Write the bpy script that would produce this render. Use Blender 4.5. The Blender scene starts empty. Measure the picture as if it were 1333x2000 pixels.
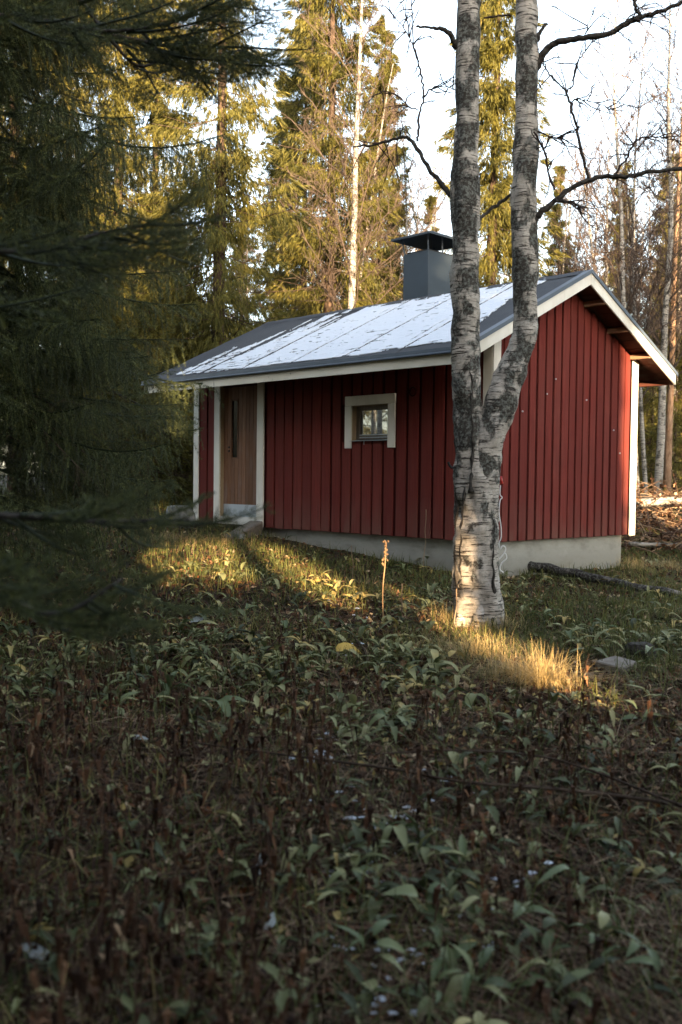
import bpy, bmesh, math, random
import numpy as np
from mathutils import Matrix, Vector

# ------------------------------------------------------------------ camera, sky, sun, exposure
S = bpy.context.scene
COL = S.collection
RAD = math.radians
CAM_H, PITCH, ROLL, FPX = 1.35, .0324, .0121, 1944.0
cam_d = bpy.data.cameras.new('camera')
cam = bpy.data.objects.new('camera', cam_d); COL.objects.link(cam)
cam_d.sensor_fit = 'VERTICAL'; cam_d.sensor_height = 36; cam_d.lens = 36 * FPX / 2000
cam_d.clip_start = .05; cam_d.clip_end = 3000
cam.matrix_world = Matrix.Translation((0, 0, CAM_H)) @ Matrix.Rotation(RAD(90) - PITCH, 4, 'X') @ Matrix.Rotation(ROLL, 4, 'Z')
cam_d.dof.use_dof = True; cam_d.dof.focus_distance = 10.5; cam_d.dof.aperture_fstop = 2.6
S.camera = cam

SUN_EL = RAD(9.0)
SUN_AZ = math.atan2(.20, -.98)             # clockwise from +Y; the sun stands behind the camera, a little to its right
SUN = Vector((math.sin(SUN_AZ) * math.cos(SUN_EL), math.cos(SUN_AZ) * math.cos(SUN_EL), math.sin(SUN_EL)))
W = bpy.data.worlds.new('World'); S.world = W; W.use_nodes = True
wn = W.node_tree.nodes; wl = W.node_tree.links
sky = wn.new('ShaderNodeTexSky'); sky.sky_type = 'NISHITA'; sky.sun_disc = False
sky.sun_elevation = SUN_EL; sky.sun_rotation = SUN_AZ % (2 * math.pi)
sky.air_density = 1.0; sky.dust_density = 2.0; sky.ozone_density = 1.0
bgn = wn['Background']; bgn.inputs['Strength'].default_value = .15
hs = wn.new('ShaderNodeHueSaturation'); hs.inputs['Saturation'].default_value = .62   # sky colour desaturated towards white
wl.new(sky.outputs[0], hs.inputs['Color']); wl.new(hs.outputs[0], bgn.inputs['Color'])
sd = bpy.data.lights.new('sun', 'SUN'); sd.energy = 5.0; sd.angle = RAD(.5); sd.color = (1, .70, .40)
sun = bpy.data.objects.new('sun', sd); COL.objects.link(sun)
sun.rotation_euler = SUN.to_track_quat('Z', 'Y').to_euler()
S.view_settings.view_transform = 'Standard'; S.view_settings.look = 'None'
S.view_settings.gamma = 1; S.view_settings.use_curve_mapping = False
S.view_settings.exposure = 2.7
S.render.engine = 'CYCLES'
S.cycles.use_denoising = True
S.cycles.max_bounces = 6; S.cycles.diffuse_bounces = 3; S.cycles.glossy_bounces = 3; S.cycles.transmission_bounces = 4

# ------------------------------------------------------------------ helpers
rng = np.random.default_rng(7)
random.seed(7)

def vhash(ix, iy, iz, seed):
    n = (ix.astype(np.int64) * 374761393 + iy.astype(np.int64) * 668265263 + iz.astype(np.int64) * 2147483647 + seed * 1274126177) & 0xffffffff
    n = ((n ^ (n >> 13)) * 1274126177) & 0xffffffff
    n = n ^ (n >> 16)
    return (n & 0xffff) / 65535.0

def vnoise(x, y, z=0.0, seed=0):
    x, y, z = np.broadcast_arrays(np.asarray(x, float), np.asarray(y, float), np.asarray(z, float))
    ix, iy, iz = np.floor(x), np.floor(y), np.floor(z)
    fx, fy, fz = x - ix, y - iy, z - iz
    fx, fy, fz = [f * f * (3 - 2 * f) for f in (fx, fy, fz)]
    r = 0
    for a in (0, 1):
        for b in (0, 1):
            for c in (0, 1):
                w = (fx if a else 1 - fx) * (fy if b else 1 - fy) * (fz if c else 1 - fz)
                r = r + w * vhash(ix + a, iy + b, iz + c, seed)
    return r

def fbm(x, y, z=0.0, seed=0, octv=4):
    r, amp, tot = 0, 1.0, 0
    for i in range(octv):
        r = r + amp * vnoise(np.asarray(x) * 2 ** i, np.asarray(y) * 2 ** i, np.asarray(z) * 2 ** i, seed + i * 17)
        tot += amp; amp *= .5
    return r / tot

def sm(x, a, b):
    t = np.clip((np.asarray(x, float) - a) / (b - a), 0, 1)
    return t * t * (3 - 2 * t)

def ray(px, py):
    u, v = px - 666.5, py - 1000.0
    a = u * math.cos(ROLL) + v * math.sin(ROLL); b = -u * math.sin(ROLL) + v * math.cos(ROLL)
    X, U = a / FPX, -b / FPX
    c, s = math.cos(PITCH), math.sin(PITCH)
    return Vector((X, c + U * s, U * c - s))

def at(px, py, y):
    """the point at depth y that the photograph shows at (px, py)"""
    r = ray(px, py); return Vector((0, 0, CAM_H)) + r * (y / r.y)

def ground(x, y):
    x = np.asarray(x, float); y = np.asarray(y, float)
    b = np.interp(y, [-40, 3, 8.5, 13, 16, 24, 40, 70, 200], [-.2, 0, .13, .28, .42, .80, 1.15, 1.4, 1.6])
    lat = -.06 * np.clip(x - .5, -6, 6) * sm(y, 6, 13) * (1 - sm(y, 16, 25))
    bump = (fbm(x * .9, y * .9, 0, 3, 3) - .5) * .16 * sm(y, -2, 1) * (1 - .6 * sm(y, 9, 12)) + (fbm(x * 3.5, y * 3.5, 0, 5, 2) - .5) * .04
    return b + lat + bump

def gz(x, y): return float(ground(x, y))

def gat(px, py):
    """ground point seen at (px, py)"""
    r = ray(px, py); k = 1.0
    for _ in range(4000):
        p = Vector((0, 0, CAM_H)) + r * k
        if p.z <= gz(p.x, p.y): break
        k += .01 if k < 12 else .03
    return p

def mk_mesh(name, V, F, mats, mi=None, smooth=False, var=None, fvar=None):
    V = np.asarray(V, np.float32).reshape(-1, 3)
    groups = F if isinstance(F, list) else [F]
    groups = [np.asarray(g, np.int32) for g in groups if len(g)]
    me = bpy.data.meshes.new(name)
    me.vertices.add(len(V)); me.vertices.foreach_set('co', V.ravel())
    tot = np.concatenate([np.full(len(g), g.shape[1], np.int32) for g in groups])
    li = np.concatenate([g.ravel() for g in groups])
    me.loops.add(len(li)); me.loops.foreach_set('vertex_index', li)
    me.polygons.add(len(tot)); me.polygons.foreach_set('loop_start', np.concatenate([[0], np.cumsum(tot)[:-1]]).astype(np.int32))
    for m in (mats if isinstance(mats, (list, tuple)) else [mats]): me.materials.append(m)
    if mi is not None: me.polygons.foreach_set('material_index', np.asarray(mi, np.int32))
    me.polygons.foreach_set('use_smooth', np.full(len(tot), bool(smooth)))
    if var is not None:
        a = me.attributes.new('var', 'FLOAT', 'POINT'); a.data.foreach_set('value', np.asarray(var, np.float32))
    me.update(calc_edges=True)
    return me

def link(name, me, parent=None, loc=None, rot=None, scale=None):
    o = bpy.data.objects.new(name, me); COL.objects.link(o)
    if parent is not None: o.parent = parent
    if loc is not None: o.location = loc
    if rot is not None: o.rotation_euler = rot
    if scale is not None: o.scale = (scale,) * 3 if np.isscalar(scale) else scale
    return o

def tag(o, label, cat, group=None, kind=None):
    if label: o['label'] = label
    if cat: o['category'] = cat
    if group: o['group'] = group
    if kind: o['kind'] = kind
    return o

def thing(name, label, cat, loc=(0, 0, 0), rz=0, group=None):
    o = link(name, None, None, loc, (0, 0, rz)); o.empty_display_size = .1
    return tag(o, label, cat, group)

class Geo:
    """collects vertices and faces of one mesh"""
    def __init__(s): s.v = []; s.q = []; s.t = []; s.n = 0; s.a = []
    def add(s, V, Q=None, T=None, var=None):
        V = np.asarray(V, float).reshape(-1, 3)
        s.v.append(V)
        if Q is not None and len(Q): s.q.append(np.asarray(Q, int).reshape(-1, 4) + s.n)
        if T is not None and len(T): s.t.append(np.asarray(T, int).reshape(-1, 3) + s.n)
        s.a.append(np.full(len(V), .5) if var is None else np.broadcast_to(np.asarray(var, float), (len(V),)))
        s.n += len(V); return s
    def mesh(s, name, mat, smooth=False):
        V = np.concatenate(s.v); F = []
        if s.q: F.append(np.concatenate(s.q))
        if s.t: F.append(np.concatenate(s.t))
        return mk_mesh(name, V, F, mat, smooth=smooth, var=np.concatenate(s.a))
    def box(s, x0, x1, y0, y1, z0, z1, var=None):
        V = [(x, y, z) for x in (x0, x1) for y in (y0, y1) for z in (z0, z1)]
        return s.add(V, [(0, 1, 3, 2), (4, 6, 7, 5), (0, 4, 5, 1), (2, 3, 7, 6), (0, 2, 6, 4), (1, 5, 7, 3)], var=var)
    def tube(s, P, R, n=6, rough=0.0, seed=0, cap=True, var=None, fs=6.0):
        P = np.asarray([tuple(p) for p in P], float); R = np.broadcast_to(np.asarray(R, float), (len(P),))
        T = np.gradient(P, axis=0); T /= np.linalg.norm(T, axis=1)[:, None] + 1e-9
        up = np.array([0, 0, 1.0]) if abs(T[0][2]) < .9 else np.array([1.0, 0, 0])
        u = np.cross(T[0], up); u /= np.linalg.norm(u)
        ang = np.arange(n) * 2 * math.pi / n
        V = []
        for i in range(len(P)):
            u = u - T[i] * (u @ T[i]); u /= np.linalg.norm(u) + 1e-9
            w = np.cross(T[i], u)
            ring = np.cos(ang)[:, None] * u + np.sin(ang)[:, None] * w
            r = R[i]
            if rough:
                q = P[i] + ring * r
                rr = r * (1 + rough * (fbm(q[:, 0] * fs, q[:, 1] * fs, q[:, 2] * fs * .6, seed, 3) - .5) * 2)
                V.append(P[i] + ring * rr[:, None])
            else: V.append(P[i] + ring * r)
        V = np.concatenate(V); m = len(P)
        i, j = np.meshgrid(np.arange(m - 1), np.arange(n), indexing='ij'); i = i.ravel(); j = j.ravel(); k = (j + 1) % n
        Q = np.stack([i * n + j, i * n + k, (i + 1) * n + k, (i + 1) * n + j], 1)
        Tt = None
        if cap:
            V = np.concatenate([V, P[:1], P[-1:]]); c0, c1 = m * n, m * n + 1
            jj = np.arange(n); kk = (jj + 1) % n
            Tt = np.concatenate([np.stack([kk, jj, np.full(n, c0)], 1), np.stack([(m - 1) * n + jj, (m - 1) * n + kk, np.full(n, c1)], 1)])
        return s.add(V, Q, Tt, var)

def smooth_path(P, k=6):
    P = np.asarray([tuple(p) for p in P], float)
    if len(P) < 3: return P
    Q = np.concatenate([[2 * P[0] - P[1]], P, [2 * P[-1] - P[-2]]]); out = []
    for i in range(1, len(Q) - 2):
        for t in np.arange(k) / k:
            a, b, c, d = Q[i - 1], Q[i], Q[i + 1], Q[i + 2]
            out.append(.5 * (2 * b + (c - a) * t + (2 * a - 5 * b + 4 * c - d) * t * t + (3 * b - a - 3 * c + d) * t ** 3))
    out.append(P[-1]); return np.array(out)

def bevel_box(name, mat, parent, x0, x1, y0, y1, z0, z1, bev=.004, cut=None, jit=0.0):
    """one wooden piece; cut = function that reshapes a vertex"""
    bm = bmesh.new()
    bmesh.ops.create_cube(bm, size=1)
    for v in bm.verts:
        v.co = Vector((x0 if v.co.x < 0 else x1, y0 if v.co.y < 0 else y1, z0 if v.co.z < 0 else z1))
        if cut: v.co = Vector(cut(v.co))
    bmesh.ops.bevel(bm, geom=list(bm.edges), offset=bev, segments=1, affect='EDGES')
    bmesh.ops.recalc_face_normals(bm, faces=list(bm.faces))
    me = bpy.data.meshes.new(name); bm.to_mesh(me); bm.free(); me.materials.append(mat)
    return link(name, me, parent)

# ------------------------------------------------------------------ materials
class NT:
    def __init__(s, name):
        s.m = bpy.data.materials.new(name); s.m.use_nodes = True
        s.t = s.m.node_tree; s.b = s.t.nodes['Principled BSDF']
        s.out = s.t.nodes['Material Output']
    def n(s, typ, **kw):
        o = s.t.nodes.new('ShaderNode' + typ)
        for k, v in kw.items():
            if k in o.inputs.keys(): s.set(o.inputs[k], v)
            else: setattr(o, k, v)
        return o
    def set(s, inp, v):
        if hasattr(v, 'is_output'): s.t.links.new(v, inp)
        elif hasattr(v, 'outputs'): s.t.links.new(v.outputs[0], inp)
        else: inp.default_value = v
    def coord(s, scale=(1, 1, 1), kind='Object', off=None):
        tc = s.n('TexCoord'); mp = s.n('Mapping'); s.t.links.new(tc.outputs[kind], mp.inputs['Vector'])
        mp.inputs['Scale'].default_value = scale
        if off is not None: s.t.links.new(off, mp.inputs['Location'])
        return mp.outputs[0]
    def noise(s, vec, scale=1.0, detail=4, rough=.55, dist=0.0):
        o = s.n('TexNoise'); s.t.links.new(vec, o.inputs['Vector'])
        o.inputs['Scale'].default_value = scale; o.inputs['Detail'].default_value = detail
        o.inputs['Roughness'].default_value = rough; o.inputs['Distortion'].default_value = dist
        return o.outputs['Fac']
    def ramp(s, fac, stops):
        r = s.n('ValToRGB'); s.t.links.new(fac, r.inputs[0]); e = r.color_ramp.elements
        while len(e) < len(stops): e.new(.5)
        for q, (p, c) in zip(e, stops):
            q.position = p; q.color = (c, c, c, 1) if np.isscalar(c) else (*c, 1)
        return r.outputs[0]
    def mix(s, fac, a, b, mode='MIX'):
        o = s.n('MixRGB', blend_type=mode)
        for i, v in zip((0, 1, 2), (fac, a, b)):
            if isinstance(v, tuple): v = (*v, 1)
            s.set(o.inputs[i], v)
        return o.outputs[0]
    def math(s, op, a, b=0.0):
        o = s.n('Math', operation=op); s.set(o.inputs[0], a); s.set(o.inputs[1], b); return o.outputs[0]
    def rand(s): return s.n('ObjectInfo').outputs['Random']
    def attr(s, name='var'):
        a = s.n('Attribute'); a.attribute_name = name; return a.outputs['Fac']
    def bump(s, h, strength=.3, dist=.01):
        b = s.n('Bump'); b.inputs['Strength'].default_value = strength; b.inputs['Distance'].default_value = dist
        s.t.links.new(h, b.inputs['Height']); s.t.links.new(b.outputs[0], s.b.inputs['Normal']); return s
    def done(s, col, rough=.7, spec=.3, **kw):
        s.set(s.b.inputs['Base Color'], (*col, 1) if isinstance(col, tuple) else col)
        s.set(s.b.inputs['Roughness'], rough); s.set(s.b.inputs['Specular IOR Level'], spec)
        for k, v in kw.items(): s.set(s.b.inputs[k], v)
        return s.m

def mat_board():
    n = NT('falu_red_board'); r = n.rand()
    off = n.n('CombineXYZ'); n.set(off.inputs[0], n.math('MULTIPLY', r, 37.0)); n.set(off.inputs[2], n.math('MULTIPLY', r, 91.0))
    v = n.coord((60, 60, 2.2), off=off.outputs[0]); g = n.noise(v, 1, 6, .65, .6)
    v2 = n.coord((3, 3, 1.1), off=off.outputs[0]); w = n.noise(v2, 1, 3)
    c = n.ramp(g, [(.25, (.075, .015, .013)), (.5, (.150, .026, .021)), (.78, (.205, .046, .036))])
    c = n.mix(n.ramp(w, [(.35, 0.0), (.75, .55)]), c, (.125, .045, .037))
    sp = n.noise(n.coord((26, 26, 16), off=off.outputs[0]), 1, 3, .6)
    c = n.mix(n.ramp(sp, [(.70, 0.0), (.76, .55)]), c, (.06, .028, .024))
    c = n.mix(n.math('MULTIPLY', r, .6), c, (.085, .016, .014))
    zc = n.n('SeparateXYZ'); n.t.links.new(n.coord(), zc.inputs[0]); zr_ = n.n('MapRange'); n.set(zr_.inputs[0], zc.outputs[2]); zr_.inputs[1].default_value = 1.15; zr_.inputs[2].default_value = .60
    c = n.mix(n.math('MULTIPLY', zr_.outputs[0], n.ramp(w, [(.35, 0.0), (.65, .55)])), c, (.15, .085, .068))
    n.bump(g, .35, .004); return n.done(c, .85, .12)
def mat_white(name='white_painted_wood', base=(.70, .69, .64), dirt=(.40, .36, .29)):
    n = NT(name); g = n.noise(n.coord((40, 40, 2.0)), 1, 5, .6, .4); d = n.noise(n.coord((2.2, 2.2, 1.3)), 1, 4)
    c = n.mix(n.ramp(d, [(.42, 0.0), (.72, .55)]), base, dirt)
    c = n.mix(n.ramp(g, [(.60, 0.0), (.75, .35)]), c, (.45, .42, .36))
    k = n.noise(n.coord((9, 9, 6)), 1, 2); c = n.mix(n.ramp(k, [(.76, 0.0), (.79, .5)]), c, (.36, .31, .22))
    n.bump(g, .2, .003); return n.done(c, .6, .25)
def mat_fascia():
    n = NT('pale_fascia_paint'); g = n.noise(n.coord((40, 1.6, 40)), 1, 5, .6, .3); d = n.noise(n.coord((3, 1.2, 3)), 1, 4)
    c = n.mix(n.ramp(d, [(.4, 0.0), (.75, .6)]), (.66, .65, .58), (.42, .38, .29))
    st = n.noise(n.coord((1.5, 9, 2.5)), 1, 4, .6, 1.0)
    c = n.mix(n.ramp(st, [(.66, 0.0), (.71, .7)]), c, (.16, .14, .11))
    n.bump(g, .2, .003); return n.done(c, .6, .25)
def mat_felt():
    n = NT('bitumen_roof_felt'); g = n.noise(n.coord((1, 1, 1)), 260, 2); d = n.noise(n.coord((.8, .8, .8)), 1.2, 4)
    c = n.mix(g, (.024, .028, .036), (.060, .066, .078)); c = n.mix(n.ramp(d, [(.4, 0.0), (.7, .4)]), c, (.08, .085, .09))
    n.bump(g, .5, .003); return n.done(c, .8, .3)
def mat_snow():
    n = NT('thin_snow'); g = n.noise(n.coord((1, 1, 1)), 70, 4, .7); h = n.noise(n.coord((20, 6, 6)), 1, 4)
    c = n.mix(g, (.54, .59, .67), (.70, .745, .82)); n.bump(n.mix(.5, g, h), .7, .012); return n.done(c, .7, .3)
def mat_metal(name, col, rough=.45, metallic=.0):
    n = NT(name); d = n.noise(n.coord((1, 1, 1)), 5, 4); c = n.mix(n.ramp(d, [(.35, 0.0), (.75, .5)]), col, tuple(v * 1.35 for v in col))
    return n.done(c, rough, .4, Metallic=metallic)
def mat_concrete():
    n = NT('board_formed_concrete'); d = n.noise(n.coord((1.2, 1.2, 2.5)), 2.2, 5, .6); f = n.noise(n.coord((1, 1, 1)), 45, 4)
    c = n.ramp(d, [(.30, (.22, .215, .19)), (.5, (.36, .36, .33)), (.75, (.47, .47, .45))])
    c = n.mix(n.ramp(f, [(.55, 0.0), (.8, .3)]), c, (.2, .19, .17))
    zc = n.n('SeparateXYZ'); n.t.links.new(n.coord(), zc.inputs[0]); zr_ = n.n('MapRange'); n.set(zr_.inputs[0], zc.outputs[2]); zr_.inputs[1].default_value = .58; zr_.inputs[2].default_value = .22
    c = n.mix(n.math('MULTIPLY', zr_.outputs[0], n.ramp(d, [(.35, .15), (.6, .75)])), c, (.15, .135, .095))
    n.bump(f, .35, .004); return n.done(c, .9, .2)
def mat_wood(name, a, b, vscale=(60, 60, 2.2), rnd=.5):
    n = NT(name); r = n.rand(); off = n.n('CombineXYZ'); n.set(off.inputs[0], n.math('MULTIPLY', r, 31.0)); n.set(off.inputs[2], n.math('MULTIPLY', r, 63.0))
    g = n.noise(n.coord(vscale, off=off.outputs[0]), 1, 6, .65, .6); w = n.noise(n.coord((3, 3, 1.4), off=off.outputs[0]), 1, 4)
    c = n.mix(n.ramp(g, [(.3, 0.0), (.7, 1.0)]), a, b); c = n.mix(n.ramp(w, [(.5, 0.0), (.8, .55)]), c, (.26, .22, .20))
    c = n.mix(n.math('MULTIPLY', r, rnd), c, tuple(v * .5 for v in a)); n.bump(g, .4, .003); return n.done(c, .75, .2)
def mat_birch(name, light=(.50, .45, .40), lichen=(.20, .22, .20), dark=.5, foot=0.0):
    n = NT(name); r = n.rand(); off = n.n('CombineXYZ')
    for i in range(3): n.set(off.inputs[i], n.math('MULTIPLY', r, 17.0 + i * 9))
    o = off.outputs[0]
    ln = n.noise(n.coord((7, 7, 75), off=o), 1, 4, .6, .3); bg = n.noise(n.coord((5.5, 5.5, 4.5), off=o), 1, 5, .62, .3)
    mt = n.noise(n.coord((1, 1, 1), off=o), 38, 4, .7); pl = n.noise(n.coord((5, 5, 22), off=o), 1, 4, .6)
    c = n.mix(n.ramp(pl, [(.35, 0.0), (.65, 1.0)]), light, tuple(v * .68 for v in light))
    c = n.mix(n.ramp(mt, [(.50, 0.0), (.62, .45)]), c, lichen)
    c = n.mix(n.ramp(ln, [(.545, 0.0), (.60, .95)]), c, (.035, .028, .023))
    if foot:
        sx = n.n('SeparateXYZ'); n.t.links.new(n.coord(), sx.inputs[0]); mr = n.n('MapRange'); n.set(mr.inputs[0], sx.outputs[2])
        mr.inputs[1].default_value = .5; mr.inputs[2].default_value = 1.9; mr.inputs[3].default_value = foot; mr.inputs[4].default_value = 0.0
        bg = n.math('SUBTRACT', bg, mr.outputs[0])
    pm = n.ramp(bg, [(dark - .015, 0.0), (dark + .055, 1.0)])
    dk = n.mix(n.ramp(mt, [(.47, 0.0), (.62, 1.0)]), (.018, .015, .012), lichen)
    c = n.mix(n.math('MULTIPLY', pm, .92), c, dk)
    n.bump(n.mix(.5, mt, n.mix(.5, ln, bg)), .8, .018); return n.done(c, .85, .15)
def mat_var(name, stops, rough=.7, spec=.25, trans=0.0, obj=False):
    n = NT(name); v = n.rand() if obj else n.attr(); c = n.ramp(v, stops)
    if trans:
        d = n.n('BsdfTranslucent'); n.set(d.inputs['Color'], c); mx = n.n('MixShader'); mx.inputs[0].default_value = trans
        n.t.links.new(n.b.outputs[0], mx.inputs[1]); n.t.links.new(d.outputs[0], mx.inputs[2]); n.t.links.new(mx.outputs[0], n.out.inputs['Surface'])
    return n.done(c, rough, spec)
def mat_bark(name, a, b, sc=(9, 9, 3)):
    n = NT(name); g = n.noise(n.coord(sc), 1.6, 6, .65); f = n.noise(n.coord((1, 1, 1)), 30, 3)
    c = n.mix(n.ramp(g, [(.35, 0.0), (.65, 1.0)]), a, b); n.bump(n.mix(.5, g, f), .8, .02); return n.done(c, .9, .1)
def mat_ground():
    n = NT('forest_floor'); tc = n.coord((1, 1, 1)); a = n.noise(tc, .55, 5, .6); b = n.noise(tc, 9, 5, .7); f = n.noise(tc, 60, 3, .7)
    c = n.ramp(b, [(.3, (.012, .009, .007)), (.5, (.030, .021, .014)), (.72, (.065, .043, .027))])
    mossy = n.ramp(f, [(.3, (.035, .042, .014)), (.7, (.095, .100, .030))])
    gd = n.n('SeparateXYZ'); n.t.links.new(tc, gd.inputs[0])
    side = n.n('MapRange'); n.set(side.inputs[0], gd.outputs[0]); side.inputs[1].default_value = -1.0; side.inputs[2].default_value = 2.5
    m = n.math('MULTIPLY', n.ramp(a, [(.40, 0.0), (.60, 1.0)]), side.outputs[0])
    c = n.mix(m, c, mossy); n.bump(n.mix(.5, b, f), .9, .03); return n.done(c, .95, .1)

M = dict(
    board=mat_board(), white=mat_white(), fascia=mat_fascia(), felt=mat_felt(), snow=mat_snow(),
    backing=NT('dark_red_under_board').done((.045, .009, .008), .9, .1),
    soffit=mat_wood('red_brown_soffit', (.07, .025, .018), (.13, .045, .03), (40, 2, 40)),
    beam=mat_wood('pale_purlin', (.22, .13, .08), (.34, .21, .13), (40, 2, 40), .2),
    concrete=mat_concrete(), flash=mat_metal('blue_grey_flashing', (.060, .080, .110), .42), chim=mat_metal('slate_blue_chimney_sheet', (.024, .036, .050), .6),
    zinc=mat_metal('galvanised_plate', (.34, .38, .42), .5, .2), dark=NT('near_black').done((.012, .012, .013), .6, .3),
    door=mat_wood('weathered_door_plank', (.12, .055, .030), (.27, .145, .085), (70, 70, 2.0), .5),
    jamb=mat_wood('bare_timber', (.26, .19, .12), (.38, .29, .19), (50, 50, 2.5), .2),
    frame=mat_wood('grey_brown_sash', (.10, .085, .07), (.20, .17, .145), (50, 50, 3), .2),
    birch=mat_birch('mossy_birch_bark', (.50, .455, .40), (.15, .16, .145), .47, .085), logbark=mat_birch('dark_log_bark', (.24, .22, .20), (.13, .13, .12), .40), birchf=mat_birch('white_birch_bark', (.33, .31, .28), (.15, .145, .13), .54),
    twig=mat_bark('dark_birch_twig', (.030, .020, .018), (.070, .050, .042)), twigf=mat_bark('brown_birch_twig', (.040, .030, .026), (.095, .072, .058)), limb=mat_bark('dark_limb_bark', (.020, .017, .015), (.075, .068, .060), (20, 20, 20)),
    barkb=mat_bark('spruce_bark', (.030, .022, .017), (.095, .066, .048)), pinebark=mat_bark('pale_brown_bark', (.13, .08, .05), (.28, .19, .13)),
    needle=mat_var('spruce_needles', [(0, (.036, .040, .011)), (.45, (.095, .090, .018)), (.8, (.165, .140, .026)), (1, (.19, .14, .045))], .6, .25, .3),
    needled=mat_var('dark_spruce_needles', [(0, (.022, .030, .013)), (.45, (.064, .080, .028)), (.8, (.135, .145, .042)), (1, (.17, .14, .05))], .55, .3, .2),
    grass=mat_var('autumn_grass', [(0, (.050, .062, .016)), (.4, (.105, .118, .032)), (.7, (.19, .165, .055)), (1, (.34, .25, .11))], .65, .25, .25),
    straw=mat_var('golden_straw_grass', [(0, (.26, .19, .07)), (1, (.58, .44, .21))], .6, .3, .3),
    leafg=mat_var('broad_green_leaf', [(0, (.030, .040, .014)), (.35, (.085, .100, .036)), (.65, (.20, .21, .090)), (.85, (.34, .32, .15)), (1, (.42, .31, .10))], .55, .35, .2),
    leafo=mat_var('broad_leaf_single', [(0, (.060, .085, .030)), (.45, (.115, .150, .060)), (.8, (.20, .22, .10)), (1, (.30, .28, .12))], .5, .4, .2, obj=True),
    dead=mat_var('dead_brown_leaf', [(0, (.018, .010, .007)), (.5, (.080, .038, .020)), (.78, (.22, .115, .060)), (1, (.48, .36, .23))], .8, .15, .1),
    stalk=mat_var('dead_stalk', [(0, (.035, .020, .014)), (.6, (.105, .065, .042)), (1, (.28, .20, .13))], .8, .15),
    rust=mat_var('rust_orange_leaf', [(0, (.10, .035, .014)), (1, (.30, .11, .035))], .7, .2, .2),
    paleleaf=NT('silver_grey_leaf').done((.27, .29, .29), .7, .3), yellowleaf=NT('yellow_fallen_leaf').done((.50, .33, .07), .6, .3, **{'Subsurface Weight': 0.0}),
    seed=NT('pale_seed_head').done((.28, .18, .10), .8, .1), cord=NT('white_cord').done((.75, .75, .76), .5, .3), red=NT('red_plastic').done((.45, .03, .025), .4, .4),
    oldwood=mat_wood('grey_old_wood', (.11, .095, .078), (.25, .22, .185), (20, 20, 20), .3), stone=mat_bark('grey_stone', (.09, .10, .10), (.26, .26, .24), (4, 4, 4)),
    ground=mat_ground())
def mat_glass():
    n = NT('window_glass'); g = n.n('BsdfGlossy'); g.inputs['Roughness'].default_value = .012; g.inputs['Color'].default_value = (.9, .95, 1, 1)
    n.done((.010, .012, .014), .3, .5); mx = n.n('MixShader'); mx.inputs[0].default_value = .32
    n.t.links.new(n.b.outputs[0], mx.inputs[1]); n.t.links.new(g.outputs[0], mx.inputs[2]); n.t.links.new(mx.outputs[0], n.out.inputs['Surface'])
    return n.m
M['glass'] = mat_glass(); M['darkglass'] = NT('dark_door_glass').done((.006, .006, .007), .12, .25)

# ------------------------------------------------------------------ sun gaps: the shade trees leave these beams open (x, y, z, half width across, half height)
GAPS = [((.985, 8.4, .66), .075, .70), ((1.18, 7.0, .16), .24, .24), ((-1.40, 12.0, .36), 1.05, .27), ((-.15, 10.2, .30), .36, .16), ((-.9, 9.2, .25), .20, .07), ((.25, 8.6, .25), .12, .10), ((-1.6, 9.6, .3), .15, .08), ((.6, 10.5, .3), .14, .09), ((-.4, 7.4, .2), .12, .05), ((2.6, 9.5, .2), .2, .06), ((2.2, 7.9, .15), .12, .05), ((-2.05, 12.0, 1.95), .22, .16), ((-1.55, 8.8, 5.4), .07, .35), ((-1.7, 8.8, 4.2), .06, .25), ((-1.5, 8.8, 3.5), .06, .2), ((-1.9, 8.8, 4.9), .05, .3), ((-1.6, 8.8, 2.3), .07, .12), ((-1.85, 8.8, 2.9), .04, .15), ((4.14, 14.25, 2.2), .15, 1.0), ((4.22, 14.30, 1.8), .12, 1.7),
        ((4.5, 14.1, 3.18), .50, .36), ((.30, 13.5, 2.47), .45, .05), ((7.3, 20, 1.7), 2.2, 1.5),
        ((3.1, 13.4, 2.75), .02, .22), ((2.6, 12.9, 1.95), .02, .2)]
SR = Vector((-SUN.y, SUN.x, 0)).normalized(); SUP = SUN.cross(SR)
def in_gap(P):
    P = np.asarray(P, float); m = np.zeros(len(P), bool); A, B, K = P @ np.array(SR), P @ np.array(SUP), P @ np.array(SUN)
    for c, ru, rw in GAPS:
        c = Vector(c); q = ((A - c.dot(SR)) / ru) ** 2 + ((B - c.dot(SUP)) / rw) ** 2
        k = np.nonzero((q < 1.6) & (K - c.dot(SUN) > .6) & ~m)[0]
        if len(k): m[k] = q[k] < .8 + .8 * vnoise(P[k, 0] * 7, P[k, 1] * 7, P[k, 2] * 7, 77)
    return m

# ------------------------------------------------------------------ ground: one sheet out to the horizon
def build_ground():
    def axis(a, b, fine, far):
        c = np.arange(a, b + 1e-6, fine); o = b + np.cumsum(fine * 1.17 ** np.arange(1, 60)); o = o[o < far]
        i = a - np.cumsum(fine * 1.17 ** np.arange(1, 60)); i = i[i > -far][::-1]
        return np.concatenate([[-far], i, c, o, [far]])
    xs, ys = axis(-7, 9, .12, 600), axis(0, 24, .12, 600)
    X, Y = np.meshgrid(xs, ys, indexing='ij'); Z = ground(X, Y)
    n, m = X.shape; i, j = np.meshgrid(np.arange(n - 1), np.arange(m - 1), indexing='ij'); i = i.ravel(); j = j.ravel()
    F = np.stack([i * m + j, (i + 1) * m + j, (i + 1) * m + j + 1, i * m + j + 1], 1)
    o = link('ground', mk_mesh('ground', np.stack([X, Y, Z], 2), F, M['ground'], smooth=True))
    tag(o, 'dark forest floor of leaf litter and moss sloping gently up to the cabin', 'ground', kind='structure')
build_ground()

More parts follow.
